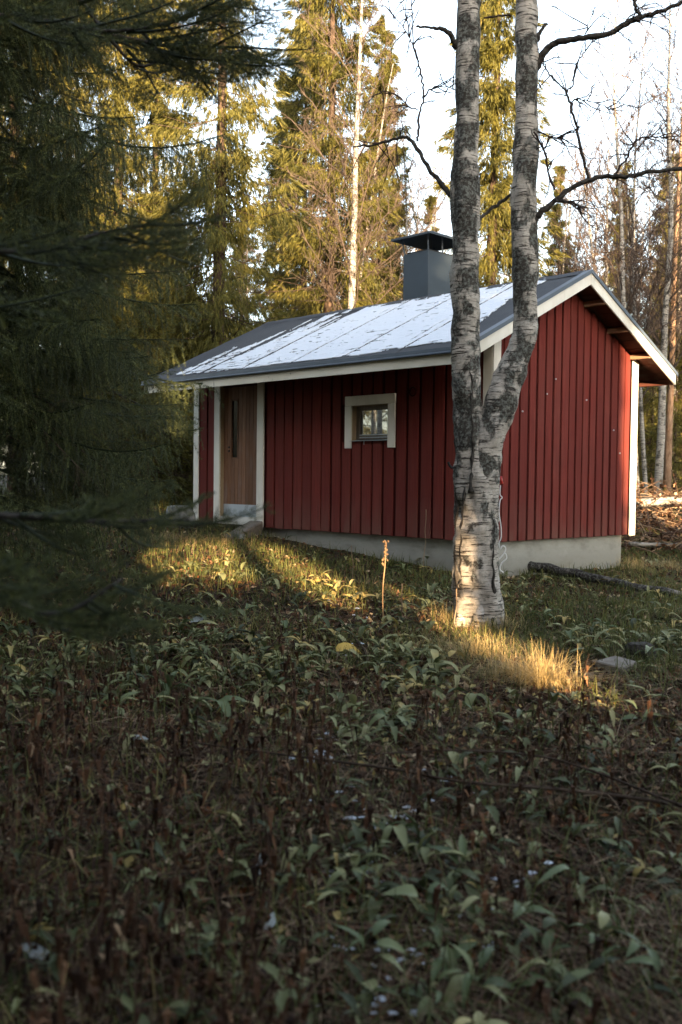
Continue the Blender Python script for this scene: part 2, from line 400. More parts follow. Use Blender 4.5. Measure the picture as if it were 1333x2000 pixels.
# ------------------------------------------------------------------ the cabin, in its own axes: x along the gable, y along the front wall, origin at the near corner
TH = .773
CX, CY = 1.808, 12.0
CB, CA = np.array([math.cos(TH), math.sin(TH)]), np.array([-math.sin(TH), math.cos(TH)])
L_, W_, ZB, ZR, SL, RX = 6.035, 3.37, .612, 4.056, .4823, 1.578
OV, OVL, EF, ER = .337, .06, .93, .52
def cw(x, y, z=0): p = np.array([CX, CY]) + x * CB + y * CA; return Vector((p[0], p[1], z))
def rz(x): return ZR - SL * abs(RX - x)

cab = thing('cabin', 'red board-clad cabin with white trim and a thinly snowed dark roof', 'cabin', (CX, CY, 0), TH)
def build_cabin():
    r = random.Random(3)
    # foundation
    g = Geo()
    f = .12
    g.box(f, W_ - f, f, f + .2, -.6, ZB + .03); g.box(f, f + .2, f + .2, L_ - f, -.6, ZB + .03); g.box(W_ - f - .2, W_ - f, f + .2, L_ - f, -.6, ZB + .03); g.box(f + .2, W_ - f - .2, L_ - f - .2, L_ - f, -.6, ZB + .03)
    fo = link('foundation', g.mesh('foundation', M['concrete']), cab)
    g = Geo()                                                    # casting joints left by the shuttering, slightly proud
    for z, a, b in ((.47, .3, 2.6), (.335, .5, 3.2), (.40, 1.7, 3.2), (.24, .3, 2.2)):
        g.box(a, b, f - .005, f + .01, z, z + .006)
    for z, a, b in ((.50, .4, 3.5), (.42, 1.5, 4.2)): g.box(f - .005, f + .01, a, b, z, z + .006)
    link('casting_ridge', g.mesh('casting_ridge', M['concrete']), fo)
    # wall backing (the recessed under-boards) with door and window openings
    top = lambda x: rz(x) - .10
    g = Geo(); th = .12; x0 = .026
    def pan(a, b, z0, z1): g.box(x0, x0 + th, a, b, z0, z1)
    wt = top(0) + .0
    pan(x0, 1.60, ZB, wt); pan(1.60, 2.48, ZB, 1.86); pan(1.60, 2.48, 2.40, wt); pan(2.48, 4.41, ZB, wt); pan(4.41, 5.34, 2.80, wt); pan(5.34, L_ - .03, ZB, wt)
    V = []; xs = [x0 + th, RX, W_ - .03]
    for yy in (.026, .026 + th):
        for x in xs: V += [(x, yy, ZB), (x, yy, top(x))]
    Q = []
    for k in (0, 1):
        a = k * 2
        Q += [(a, a + 2, a + 3, a + 1), (6 + a, 6 + a + 1, 6 + a + 3, 6 + a + 2), (a + 1, a + 3, 6 + a + 3, 6 + a + 1), (a, 6 + a, 6 + a + 2, a + 2)]
    Q += [(0, 1, 7, 6), (4, 10, 11, 5)]
    g.add(V, Q)
    V2 = []                                                       # back gable and rear wall
    for yy in (L_ - .03 - th, L_ - .03):
        for x in xs: V2 += [(x, yy, ZB), (x, yy, top(x))]
    g.add(V2, Q); g.box(W_ - .03 - th, W_ - .03, .026 + th, L_ - .03 - th, ZB, top(W_) - .05)
    wall = link('wall', g.mesh('wall', M['backing']), cab)
    # front boards: y edges read from the photograph
    fe = [(5.90, 5.715), (5.675, 5.485), (4.206, 4.04), (4.010, 3.824), (3.80, 3.628), (3.600, 3.421), (3.399, 3.223), (3.201, 3.018), (2.997, 2.833), (2.785, 2.621), (2.585, 2.424),
          (2.388, 2.225), (2.190, 2.024), (1.99, 1.833), (1.786, 1.619), (1.564, 1.40), (1.355, 1.187), (1.134, .961), (.915, .758), (.715, .56), (.515, .355), (.315, .14)]
    for a, b in fe:
        dz = r.uniform(-.006, .006); zt = top(0) - .005
        x1, x0b = .026 - .0005, r.uniform(-.003, .003)
        mid = (a + b) / 2
        if 1.571 < mid < 2.52:
            bevel_box('board', M['board'], wall, x0b, x1, b, a, 2.36 + .03, zt)
            bevel_box('board', M['board'], wall, x0b, x1, b, a, ZB + dz, 1.872)
        else: bevel_box('board', M['board'], wall, x0b, x1, b, a, ZB + dz, zt)
    ge = [(.125, .20), (.225, .341), (.386, .54), (.578, .726), (.772, .899), (.942, 1.082), (1.128, 1.263), (1.309, 1.446), (1.486, 1.634), (1.663, 1.796), (1.833, 1.96), (2.001, 2.132),
          (2.174, 2.305), (2.341, 2.484), (2.535, 2.663), (2.712, 2.852), (2.893, 3.04), (3.074, 3.196)]
    for a, b in ge:
        dz = r.uniform(-.006, .006)
        bevel_box('board', M['board'], wall, a, b, r.uniform(-.003, .003), .0255, ZB + dz, 3.0, cut=lambda c: (c.x, c.y, c.z if c.z < 2 else top(c.x) - .004))
    # corner boards
    def corner(x0, x1, y0, y1, z0, nm='corner_board'):
        bevel_box(nm, M['white'], cab, x0, x1, y0, y1, z0, 3.0, cut=lambda c: (c.x, c.y, c.z if c.z < 2 else top(c.x) - .01))
    corner(-.022, .122, -.024, -.001, ZB - .01); corner(-.024, -.001, 0, .135, ZB - .01)
    corner(3.235, 3.385, -.024, -.001, ZB - .012); corner(-.024, -.001, 5.905, 6.04, .655)
    corner(3.372, 3.395, 0, .13, ZB - .01)
    # door
    dr = link('door', None, cab)
    dx = .055
    ys = np.linspace(4.418, 5.330, 11)
    for k in range(10):
        a, b = ys[k] + .002, ys[k + 1] - .002
        if k in (6, 7):                                           # planks cut by the slit window
            bevel_box('plank', M['door'], dr, dx, dx + .03, a, b, .93, 1.66, .003); bevel_box('plank', M['door'], dr, dx, dx + .03, a, b, 2.59, 2.78, .003)
        else: bevel_box('plank', M['door'], dr, dx + r.uniform(0, .002), dx + .03, a, b, .93, 2.78, .003)
    y0, y1 = ys[6] + .004, ys[8] - .004
    for nm, a, b, c, d in (('slit_frame', y0, y0 + .018, 1.66, 2.59), ('slit_frame', y1 - .018, y1, 1.66, 2.59), ('slit_frame', y0 + .018, y1 - .018, 1.66, 1.68), ('slit_frame', y0 + .018, y1 - .018, 2.57, 2.59)):
        bevel_box(nm, M['door'], dr, dx - .008, dx + .026, a, b, c, d, .003)
    g = Geo(); g.box(dx + .014, dx + .02, y0 + .016, y1 - .016, 1.675, 2.575); link('glass_pane', g.mesh('glass_pane', M['darkglass']), dr)
    bevel_box('kick_plate', M['zinc'], dr, dx - .004, dx + .026, 4.424, 5.322, .757, .945, .002)
    for zz in (1.84, 1.78):
        g = Geo(); g.tube([(dx + .002, 5.19, zz), (dx - .014, 5.19, zz)], .016, 10); link('lock_hole', g.mesh('lock_hole', M['dark']), dr)
    bevel_box('door_frame', M['white'], cab, -.030, -.001, 5.337, 5.482, .632, 3.0, cut=lambda c: (c.x, c.y, c.z if c.z < 2 else top(0) - .02))
    bevel_box('door_frame', M['white'], cab, -.030, -.001, 4.256, 4.412, .615, 3.0, cut=lambda c: (c.x, c.y, c.z if c.z < 2 else top(0) - .02))
    bevel_box('jamb', M['jamb'], cab, .0, .14, 5.332, 5.340, .75, 2.80, .002); bevel_box('jamb', M['jamb'], cab, .0, .14, 4.408, 4.4165, .75, 2.80, .002)
    bevel_box('door_sill', M['white'], cab, -.012, .15, 4.4165, 5.332, .632, .752)
    bevel_box('door_header', M['backing'], cab, .03, .14, 4.4165, 5.332, 2.785, 2.83)
    # window
    wi = link('window', None, cab)
    bevel_box('trim', M['white'], wi, -.026, -.001, 2.388, 2.514, 1.783, 2.363); bevel_box('trim', M['white'], wi, -.026, -.001, 1.574, 1.705, 1.783, 2.363)
    bevel_box('trim', M['white'], wi, -.028, -.001, 1.571, 2.512, 2.366, 2.496)
    bevel_box('jamb', M['jamb'], wi, .0, .15, 2.388, 2.42, 1.89, 2.39, .002); bevel_box('jamb', M['jamb'], wi, .0, .15, 1.665, 1.70, 1.89, 2.39, .002); bevel_box('jamb', M['jamb'], wi, .0, .15, 1.70, 2.388, 2.36, 2.39, .002)
    fx = .075
    for a, b, c, d in ((2.318, 2.386, 1.905, 2.358), (1.702, 1.758, 1.905, 2.358), (1.758, 2.318, 2.300, 2.358), (1.758, 2.318, 1.905, 1.955)):
        bevel_box('sash', M['frame'], wi, fx, fx + .05, a, b, c, d, .004)
    for zz in (1.96, 1.925): 
        g = Geo(); g.box(fx - .006, fx + .004, 1.76, 2.316, zz, zz + .010); link('bead', g.mesh('bead', M['zinc']), wi)
    g = Geo(); g.box(fx + .022, fx + .028, 1.757, 2.319, 1.954, 2.301); link('glass_pane', g.mesh('glass_pane', M['glass']), wi)
    g = Geo(); g.add([(-.055, 1.71, 1.884), (-.055, 2.383, 1.884), (.14, 2.383, 1.902), (.14, 1.71, 1.902), (-.055, 1.71, 1.878), (-.055, 2.383, 1.878), (.14, 2.383, 1.896), (.14, 1.71, 1.896)],
                     [(0, 3, 2, 1), (4, 5, 6, 7), (0, 1, 5, 4), (1, 2, 6, 5), (2, 3, 7, 6), (3, 0, 4, 7)])
    link('sill', g.mesh('sill', M['zinc']), wi)
    g = Geo(); g.tube([(-.03, 2.13, 1.88), (-.03, 2.13, 1.83)], .005, 5); link('sill_hook', g.mesh('sill_hook', M['zinc']), wi)
    # round vent on the wall
    a = np.arange(21) * 2 * math.pi / 20
    g = Geo(); g.tube([(-.012, 1.275 + .055 * math.cos(t), 2.50 + .055 * math.sin(t)) for t in a], .011, 6, cap=False); link('vent_ring', g.mesh('vent_ring', M['backing'], True), cab)
    # nail heads and staples on the gable
    for px, py in ((1085, 740), (1145, 781), (1198, 840), (1210, 885), (1068, 769), (1020, 803)):
        rr = ray(px, py); k = (CX * CA[0] + CY * CA[1]) / (rr.x * CA[0] + rr.y * CA[1]); p = Vector((0, 0, CAM_H)) + rr * k
        x = (p.x - CX) * CB[0] + (p.y - CY) * CB[1]
        g = Geo(); g.box(x - .009, x + .009, -.014, -.003, p.z - .012, p.z + .008); link('cable_clip', g.mesh('cable_clip', M['zinc']), cab)
    # roof
    yR, yL = -OV - .012, L_ + OVL
    roof = link('roof', None, cab)
    g = Geo()
    for sgn, xe in ((-1, -EF), (1, W_ + ER)):
        V = []
        for x in (RX, xe):
            for y in (yR + .02, yL - .02): V += [(x, y, rz(x)), (x, y, rz(x) - .07)]
        Q = [(0, 4, 6, 2), (1, 3, 7, 5), (0, 1, 5, 4), (2, 6, 7, 3), (4, 5, 7, 6)]
        g.add(V, Q)
    deck = link('roof_deck', g.mesh('roof_deck', M['soffit']), roof)
    # soffit boards under the eaves and the gable overhang (run along the ridge)
    for k in range(24):
        x = -EF + .02 + k * .2 + .1
        if x + .1 > W_ + ER: break
        z = rz(x) - .0735; sl = SL if x < RX else -SL
        if abs(x - RX) < .1: continue
        bevel_box('soffit_board', M['soffit'], deck, x - .097, x + .097, yR + .03, yL - .03, z - .014, z, .003, cut=lambda c, x=x, sl=sl: (c.x, c.y, c.z + sl * (c.x - x)))
    # felt strips: each overlaps the next by a proud lap
    ed = [yL, 5.66, 4.70, 3.735, 2.705, 1.70, .745, yR]
    for k in range(7):
        a, b = ed[k], ed[k + 1]; up = .005 * (k % 2)
        for xe in (-EF - .03, W_ + ER + .03):
            n = 14; V = []
            for i in range(n + 1):
                x = RX + (xe - RX) * i / n
                for y in (a + .03, b): 
                    wv = .003 * math.sin(i * 1.7 + k) 
                    V += [(x, y, rz(x) + .012 + up + wv), (x, y, rz(x) + .006 + up * .5)]
            Q = []
            for i in range(n):
                c = i * 4
                Q += [(c, c + 4, c + 6, c + 2), (c, c + 1, c + 5, c + 4), (c + 2, c + 6, c + 7, c + 3)]
            Q += [(0, 2, 3, 1), (4 * n, 4 * n + 1, 4 * n + 3, 4 * n + 2)]
            g = Geo(); g.add(V, Q); link('felt_strip', g.mesh('felt_strip', M['felt']), roof)
    g = Geo()                                                     # ridge cap
    V = []; n = 30
    for i in range(n + 1):
        y = yR + (yL - yR) * i / n; w = .004 * math.sin(i * 2.1)
        V += [(RX - .16, y, rz(RX - .16) + .026 + w), (RX, y, ZR + .030 + w), (RX + .16, y, rz(RX + .16) + .026 + w)]
    Q = [q for i in range(n) for q in ((3 * i, 3 * i + 1, 3 * i + 4, 3 * i + 3), (3 * i + 1, 3 * i + 2, 3 * i + 5, 3 * i + 4))]
    g.add(V, Q); link('ridge_cap', g.mesh('ridge_cap', M['felt']), roof)
    # barge boards (white) and their metal drip edges, both gables
    for y0, y1 in ((-OV, -OV + .024), (L_ + OVL - .045, L_ + OVL - .021)):
        for xa, xb in ((-EF, RX - .001), (RX + .001, W_ + ER)):
            bevel_box('barge_board', M['white'], cab, xa, xb, y0, y1, 0, 1, .003, cut=lambda c: (c.x, c.y, rz(c.x) - (.012 if c.z > .5 else .165)))
    for xa, xb in ((-EF - .03, RX), (RX, W_ + ER + .035)):
        V = []
        for x in (xa, xb):
            V += [(x, yR - .006, rz(x) + .030), (x, yR - .006, rz(x) - .020), (x, yR + .004, rz(x) - .020), (x, yR + .004, rz(x) + .018), (x, yR + .09, rz(x) + .024), (x, yR + .09, rz(x) + .030)]
        Q = [(i, (i + 1) % 6, (i + 1) % 6 + 6, i + 6) for i in range(6)]; g = Geo(); g.add(V, Q, [(0, 5, 4), (0, 4, 3), (0, 3, 1), (1, 3, 2), (6, 10, 11), (6, 9, 10), (6, 7, 9), (7, 8, 9)])
        link('drip_edge', g.mesh('drip_edge', M['flash']), roof)
    # eaves: fascia boards, metal edge and gutter lip
    bevel_box('fascia_board', M['fascia'], cab, -EF - .024, -EF - .001, -OV, L_ + OVL - .02, 2.664, 2.832, .003)
    ze = rz(W_ + ER)
    bevel_box('fascia_board', M['soffit'], cab, W_ + ER + .001, W_ + ER + .024, -OV + .03, L_ + OVL - .02, ze - .155, ze - .02, .003)
    ze = rz(-EF)
    g = Geo(); g.box(-EF - .062, -EF - .056, yR, yL, ze - .045, ze + .008); g.box(-EF - .056, -EF - .026, yR, yL, ze + .0, ze + .008)
    link('eave_edge', g.mesh('eave_edge', M['flash']), roof)
    g = Geo(); g.tube([(-EF - .062, yR - .005 + (yL - yR) * i / 20, ze - .052) for i in range(21)], .016, 8); link('eave_lip', g.mesh('eave_lip', M['flash'], True), roof)
    # purlin ends showing under the gable overhang
    for x in (RX + .40, RX + 1.0, RX + 1.62, RX - .5, RX - 1.2):
        z = rz(x) - .095
        bevel_box('purlin', M['beam'], cab, x - .03, x + .03, -OV + .03, -.003, z - .075, z - .004, .004)
    # snow lying thin on the front slope; it has melted off the laps, the left end and the gable edge
    st = .0165
    xs = np.arange(-EF - .02, RX - .02, st); ysn = np.arange(yR, yL, st)
    X, Y = np.meshgrid(xs, ysn, indexing='ij'); cxm, cym = X[:-1, :-1] + st / 2, Y[:-1, :-1] + st / 2
    t = (cxm + EF) / (RX + EF)
    streak = fbm(cxm * .9 + 5, cym * 9, 0, 41, 4) - .5
    fine = fbm(cxm * 22, cym * 7, 0, 43, 3) - .5
    left = 5.45 - 1.55 * np.clip(t, 0, 1) ** .7 + streak * 2.9 + fine * .35
    right = np.interp(cxm, [-.95, -.6, -.35, .0, .35, .9, 1.5], [-.05, -.06, -.02, .10, .28, .30, .34]) + (fbm(cxm * 3, cym * 2, 0, 47, 4) - .5) * .35 + fine * .12
    eave = -EF + .045 + .05 * fbm(cym * 1.1, cxm * 2, 0, 49, 3) + fine * .06 + .12 * sm(cym, 1.6, .2)
    keep = (cym < left) & (cym > right) & (cxm > eave) & (cxm < RX - .05 + fine * .08)
    for s_ in (4.70, 3.735, 2.705, 1.70, .745):
        wob = .025 * (fbm(cxm * 2.2, s_ * 7, 0, 51, 3) - .5) * 2
        wdt = .019 + .035 * sm(cym, 2.2, 5.0) * (.4 + fbm(cxm * 2, s_, 0, 53, 2)) + .012 * (fbm(cxm * 6, s_ * 3, 0, 57, 2) - .3)
        keep &= np.abs(cym - s_ - wob) > wdt
        br = (np.abs(cym - s_ - .16 - .05 * (fbm(cxm * 1.6, s_ * 5, 0, 59, 3) - .5) * 2) < .012) & (fbm(cxm * 2.1 + s_, s_, 0, 61, 2) > .56)
        keep &= ~br
    keep &= (fbm(cxm * 26, cym * 5.5, 0, 63, 3) + .10 * sm(cym, 3.3, 5.4) * 1.2 + .09 * sm(cxm, -.5, -.9)) < .74
    Z = rz(0) * 0 + (ZR - SL * np.abs(RX - X)) + .022 + .010 * fbm(X * 14, Y * 5, 0, 67, 3)
    n, m = X.shape; i, j = np.meshgrid(np.arange(n - 1), np.arange(m - 1), indexing='ij')
    F = np.stack([i * m + j, (i + 1) * m + j, (i + 1) * m + j + 1, i * m + j + 1], 2)[keep]
    jx = (fbm(X * 40, Y * 40, 0, 69, 2) - .5) * st * .9; jy = (fbm(X * 40, Y * 40, 5, 70, 2) - .5) * st * .9
    V = np.stack([X + jx, Y + jy, Z], 2).reshape(-1, 3); u, inv = np.unique(F.ravel(), return_inverse=True)
    o = link('snow', mk_mesh('snow', V[u], inv.reshape(-1, 4), M['snow'], smooth=True), roof); o['kind'] = 'stuff'
    md = o.modifiers.new('thick', 'SOLIDIFY'); md.thickness = .008; md.offset = -1
    # chimney with its open cap
    ch = link('chimney', None, cab)
    x0, x1, y0, y1, zt = 1.75, 2.45, 2.57, 3.078, 4.815
    bevel_box('flue_casing', M['chim'], ch, x0, x1, y0, y1, rz(x1) - .1, zt, .006)
    g = Geo(); g.box(x0 + .04, x1 - .04, y0 + .04, y1 - .04, zt, zt + .03); link('flue_top', g.mesh('flue_top', M['dark']), ch)
    o_ = .14; ce = 5.02; V = [(x0 - o_, y0 - o_, ce), (x1 + o_, y0 - o_, ce), (x1 + o_, y1 + o_, ce), (x0 - o_, y1 + o_, ce)]
    V += [(a, b, c + .03) for a, b, c in V] + [((x0 + x1) / 2, (y0 + y1) / 2, ce + .19), ((x0 + x1) / 2, (y0 + y1) / 2, ce + .14)]
    Q = [(i, (i + 1) % 4, (i + 1) % 4 + 4, i + 4) for i in range(4)]
    T = [(4 + i, 4 + (i + 1) % 4, 8) for i in range(4)] + [((i + 1) % 4, i, 9) for i in range(4)]
    g = Geo(); g.add(V, Q, T); link('cap', g.mesh('cap', M['chim']), ch)
    for a, b in ((x0 + .02, y0 + .02), (x1 - .02, y0 + .02), (x0 + .02, y1 - .02), (x1 - .02, y1 - .02), ((x0 + x1) / 2, y0 + .02)):
        dx, dy = (.05 if a < x1 - .1 else -.05), (.03 if b < y1 - .1 else -.03)
        g = Geo(); g.tube([(a, b, zt - .03), (a - dx, b - dy, ce + .04)], .017, 4); link('strut', g.mesh('strut', M['chim']), ch)
build_cabin()

# ------------------------------------------------------------------ the twin-stemmed birch in front of the cabin
def px_path(rows, y, k=6):
    """rows of (pixel y, pixel x, pixel width) -> smooth 3-D centre line and radii at depth y"""
    P = [at(cx, py, y + (r[0] if r else 0)) for py, cx, w, *r in rows]; R = [w * .5 * y / FPX for py, cx, w, *r in rows]
    Q = smooth_path([(*p, r) for p, r in zip(P, R)], k)
    return Q[:, :3], Q[:, 3]

def twigs(g, P, R0, r, depth, length, up=.2, spread=.9, droop=0.0, n=None, thin=.55):
    """branching twigs that start along the path P"""
    P = np.asarray(P); m = len(P)
    n = n or max(2, int(length * 7))
    for _ in range(n):
        f = r.uniform(.25, 1.0); i = min(int(f * (m - 1)), m - 2)
        p = P[i] + (P[i + 1] - P[i]) * r.random(); t = P[i + 1] - P[i]; t = t / (np.linalg.norm(t) + 1e-9)
        d = t * .6 + np.array([r.gauss(0, spread), r.gauss(0, spread), r.gauss(up, spread)]) * .7; d /= np.linalg.norm(d)
        l = length * r.uniform(.35, 1.0); pts = [p]
        for s in range(4):
            d = d + np.array([r.gauss(0, .22), r.gauss(0, .22), r.gauss(0, .22) - droop]); d /= np.linalg.norm(d); pts.append(pts[-1] + d * l / 4)
        rr = R0 * thin
        g.tube(pts, np.linspace(rr, rr * .4, 5), 3, cap=False)
        if depth > 0: twigs(g, pts, rr, r, depth - 1, l * .62, up, spread, droop, max(2, int(l * 9)), thin)

def build_birch():
    b = gz(1.19, 8.5)
    t = thing('birch_tree', 'twin-stemmed birch with mossy flaking bark standing in front of the cabin corner', 'tree', (1.19, 8.5, b))
    T = np.array([1.19, 8.5, b])
    A = [(1275, 938, 104), (1235, 937, 101), (1215, 936, 98), (1180, 935, 97), (1130, 932, 92), (1050, 930, 90), (1000, 930, 88), (950, 927, 82), (900, 921, 68), (850, 915, 61), (800, 913.5, 59), (700, 911, 58), (600, 909.5, 55), (500, 909, 54), (400, 909, 55),
         (300, 910.5, 50), (200, 914.5, 47), (100, 914, 50), (0, 917, 46), (-150, 921, 43), (-500, 925, 32), (-1100, 935, 10)]
    B = [(1150, 950, 54, .0), (1060, 948, 56, -.01), (1008, 946, 60, -.02), (952, 945, 62, -.03), (896, 950, 64, -.03), (851, 956, 64, -.03), (818, 968, 64, -.02), (781, 981, 64, -.01), (742, 996, 60), (700, 1009, 56), (650, 1025, 51), (600, 1027, 48), (500, 1024, 51), (400, 1024, 48),
         (300, 1027, 51), (200, 1029, 44), (100, 1029.5, 43), (0, 1029, 42), (-300, 1032, 34), (-900, 1042, 10)]
    for k, rows in enumerate((A, B)):
        P, R = px_path(rows, 8.5, 14); P = P - T
        g = Geo(); g.tube(P, R * .97, 44, rough=.25, seed=5 + k, fs=10)
        if k == 0:                                                # root flare buttresses
            for a in (.3, 1.5, 2.7, 3.6, 4.6, 5.6):
                d = np.array([math.cos(a), math.sin(a), 0]); g.tube([d * .13 + (0, 0, .22), d * .17 + (0, 0, .06), d * .25 + (0, 0, -.05), d * .40 + (0, 0, -.14)], [.04, .065, .06, .03], 10, rough=.25, seed=k)
        link('trunk', g.mesh('trunk', M['birch'], True), t)
    # dark cracks running down the bark
    g = Geo()
    for rows, w in (([(720, 916, 5), (780, 917, 5), (840, 919, 7), (900, 918, 9), (960, 914, 12)], .0), ([(1000, 958, 4), (1060, 958, 5), (1120, 958, 7), (1180, 957, 9), (1225, 957, 12)], 0), ([(850, 890, 6), (930, 890, 9), (1000, 890, 10), (1080, 888, 9), (1160, 892, 7)], 0), ([(950, 905, 8), (1000, 899, 8), (1080, 897, 7), (1150, 897, 5)], 0)):
        P, R = px_path(rows, 8.5, 6)
        xs = np.interp(P[:, 2], [0.0, 1.2, 2.2], [.225, .2, .13]); cx = np.interp(P[:, 2], [0, 1.3, 2.4], [1.18, 1.16, 1.09])
        P[:, 1] -= np.sqrt(np.maximum(xs ** 2 - (P[:, 0] - cx) ** 2, .0004)) + .002
        P = P + np.random.default_rng(len(P)).normal(0, .006, P.shape); g.tube(P - T, R * .75 * np.random.default_rng(3).uniform(.4, 1.3, len(R)), 7, rough=.9, seed=9, fs=30)
    link('bark_crack', g.mesh('bark_crack', M['limb'], True), t)
    limbs = [  # pixel y, x, width, depth offset
        [(140, 1046, 15, 0), (105, 1062, 13, -.05), (84, 1085, 12, -.1), (75, 1130, 11, -.2), (66, 1190, 10, -.3), (38, 1240, 10, -.4), (22, 1290, 8, -.5), (2, 1340, 7, -.6), (-25, 1420, 5, -.8)],
        [(445, 1040, 15, 0), (420, 1052, 13, -.05), (392, 1085, 11, -.1), (360, 1130, 10, -.15), (345, 1180, 9, -.2), (345, 1230, 8, -.3), (335, 1270, 7, -.35), (329, 1335, 7, -.4), (320, 1420, 5, -.5)],
        [(395, 890, 11, 0), (365, 868, 10, .1), (330, 838, 9, .15), (290, 815, 8, .2), (268, 795, 7, .25), (272, 770, 6, .3), (283, 730, 5, .4), (287, 690, 3, .5)],
        [(430, 934, 8, 0), (412, 955, 7, .1), (390, 985, 7, .15), (375, 1010, 6, .1)],
        [(92, 892, 11, 0), (68, 880, 10, -.05), (56, 862, 8, -.1), (54, 838, 5, -.12), (52, 814, 4, -.15)],
        [(85, 1046, 10, 0), (66, 1054, 9, 0), (50, 1064, 6, 0), (46, 1068, 3, 0)],
        [(350, 1150, 7, -.15), (310, 1140, 6, -.15), (250, 1127, 5, -.15), (215, 1117, 5, -.15), (182, 1107, 4, -.1), (165, 1092, 3, -.1), (145, 1074, 3, -.1), (118, 1062, 2.5, -.1)],
        [(182, 1107, 4, -.1), (160, 1121, 3, -.1), (130, 1124, 3, -.1), (100, 1141, 2.5, -.1), (62, 1145, 2, -.1), (20, 1160, 1.5, -.1)],
        [(215, 1118, 3.5, -.15), (195, 1122, 3, -.15), (197, 1150, 2.5, -.15), (207, 1180, 2, -.15), (222, 1195, 1.5, -.15)],
        [(342, 1200, 5, -.2), (310, 1224, 4, -.25), (275, 1243, 4, -.3), (267, 1270, 3.5, -.3), (270, 1300, 2.5, -.3), (275, 1333, 2, -.3)],
        [(392, 1085, 7, -.1), (394, 1110, 6, -.15), (400, 1128, 5, -.2), (420, 1135, 4, -.2)],
        [(275, 814, 5, .2), (258, 817, 5, .2), (225, 819, 4.5, .2), (195, 827, 4.5, .2), (165, 826, 4, .2), (120, 818, 3.5, .2), (85, 808, 3, .2), (20, 805, 2, .2), (-30, 800, 1.5, .2)],
        [(192, 828, 4, .2), (172, 845, 3, .2), (169, 870, 2.5, .2), (176, 890, 2, .2)],
        [(215, 818, 3, .2), (208, 797, 3, .2), (186, 777, 2.5, .2), (182, 740, 1.8, .2)],
        [(120, 818, 3, .2), (80, 803, 2.5, .2), (50, 785, 2, .2), (15, 755, 1.5, .2)],
        [(31, 1000, 4, .2), (30, 985, 4, .2), (34, 945, 4, .2)],
        [(45, 1245, 7, -.4), (30, 1251, 7, -.4), (20, 1244, 6, -.4), (-5, 1238, 6, -.4), (-60, 1230, 4, -.4)],
        [(255, 1052, 4, -.1), (268, 1075, 3, -.15), (272, 1088, 2.5, -.15), (262, 1105, 2, -.15)],
        [(370, 1083, 5, -.12), (340, 1072, 5, -.12), (300, 1065, 4, -.14), (258, 1045, 4, -.16)],
    ]
    r = random.Random(11)
    paths = []
    for k, rows in enumerate(limbs):
        P, R = px_path(rows, 8.5, 6); P = P - T
        jag = np.array([[r.gauss(0, .004), r.gauss(0, .004), r.gauss(0, .004)] for _ in P]); P = P + jag
        g = Geo(); g.tube(P, R * .95, 8 if R[0] > .015 else 5, rough=.35, seed=20 + k, fs=16)
        link('branch', g.mesh('branch', M['limb'] if R[0] > .015 else M['twig'], True), t)
        paths.append((P, R))
    g = Geo()
    for k, (P, R) in enumerate(paths):
        if k in (4, 5, 3, 15): continue
        end = P[len(P) // 3:] if k < 3 else P
        twigs(g, end, .0125, r, 2 if k < 3 else 1, .42 if k < 3 else .36, .05, .8, .06, 9 if k < 3 else 10)
    for _ in range(14):                                           # thin shoots above the frame
        P0 = np.array([r.uniform(-.3, .5), r.uniform(-.3, .3), r.uniform(5.8, 8)]); d = np.array([r.gauss(0, 1), r.gauss(0, 1), .8]); d /= np.linalg.norm(d)
        twigs(g, [P0, P0 + d * .5, P0 + d * 1.2], .008, r, 1, .7, .3, .8, .02, 8)
    o = link('fine_twigs', g.mesh('fine_twigs', M['twig']), t); o['kind'] = 'stuff'
    return t
build_birch()

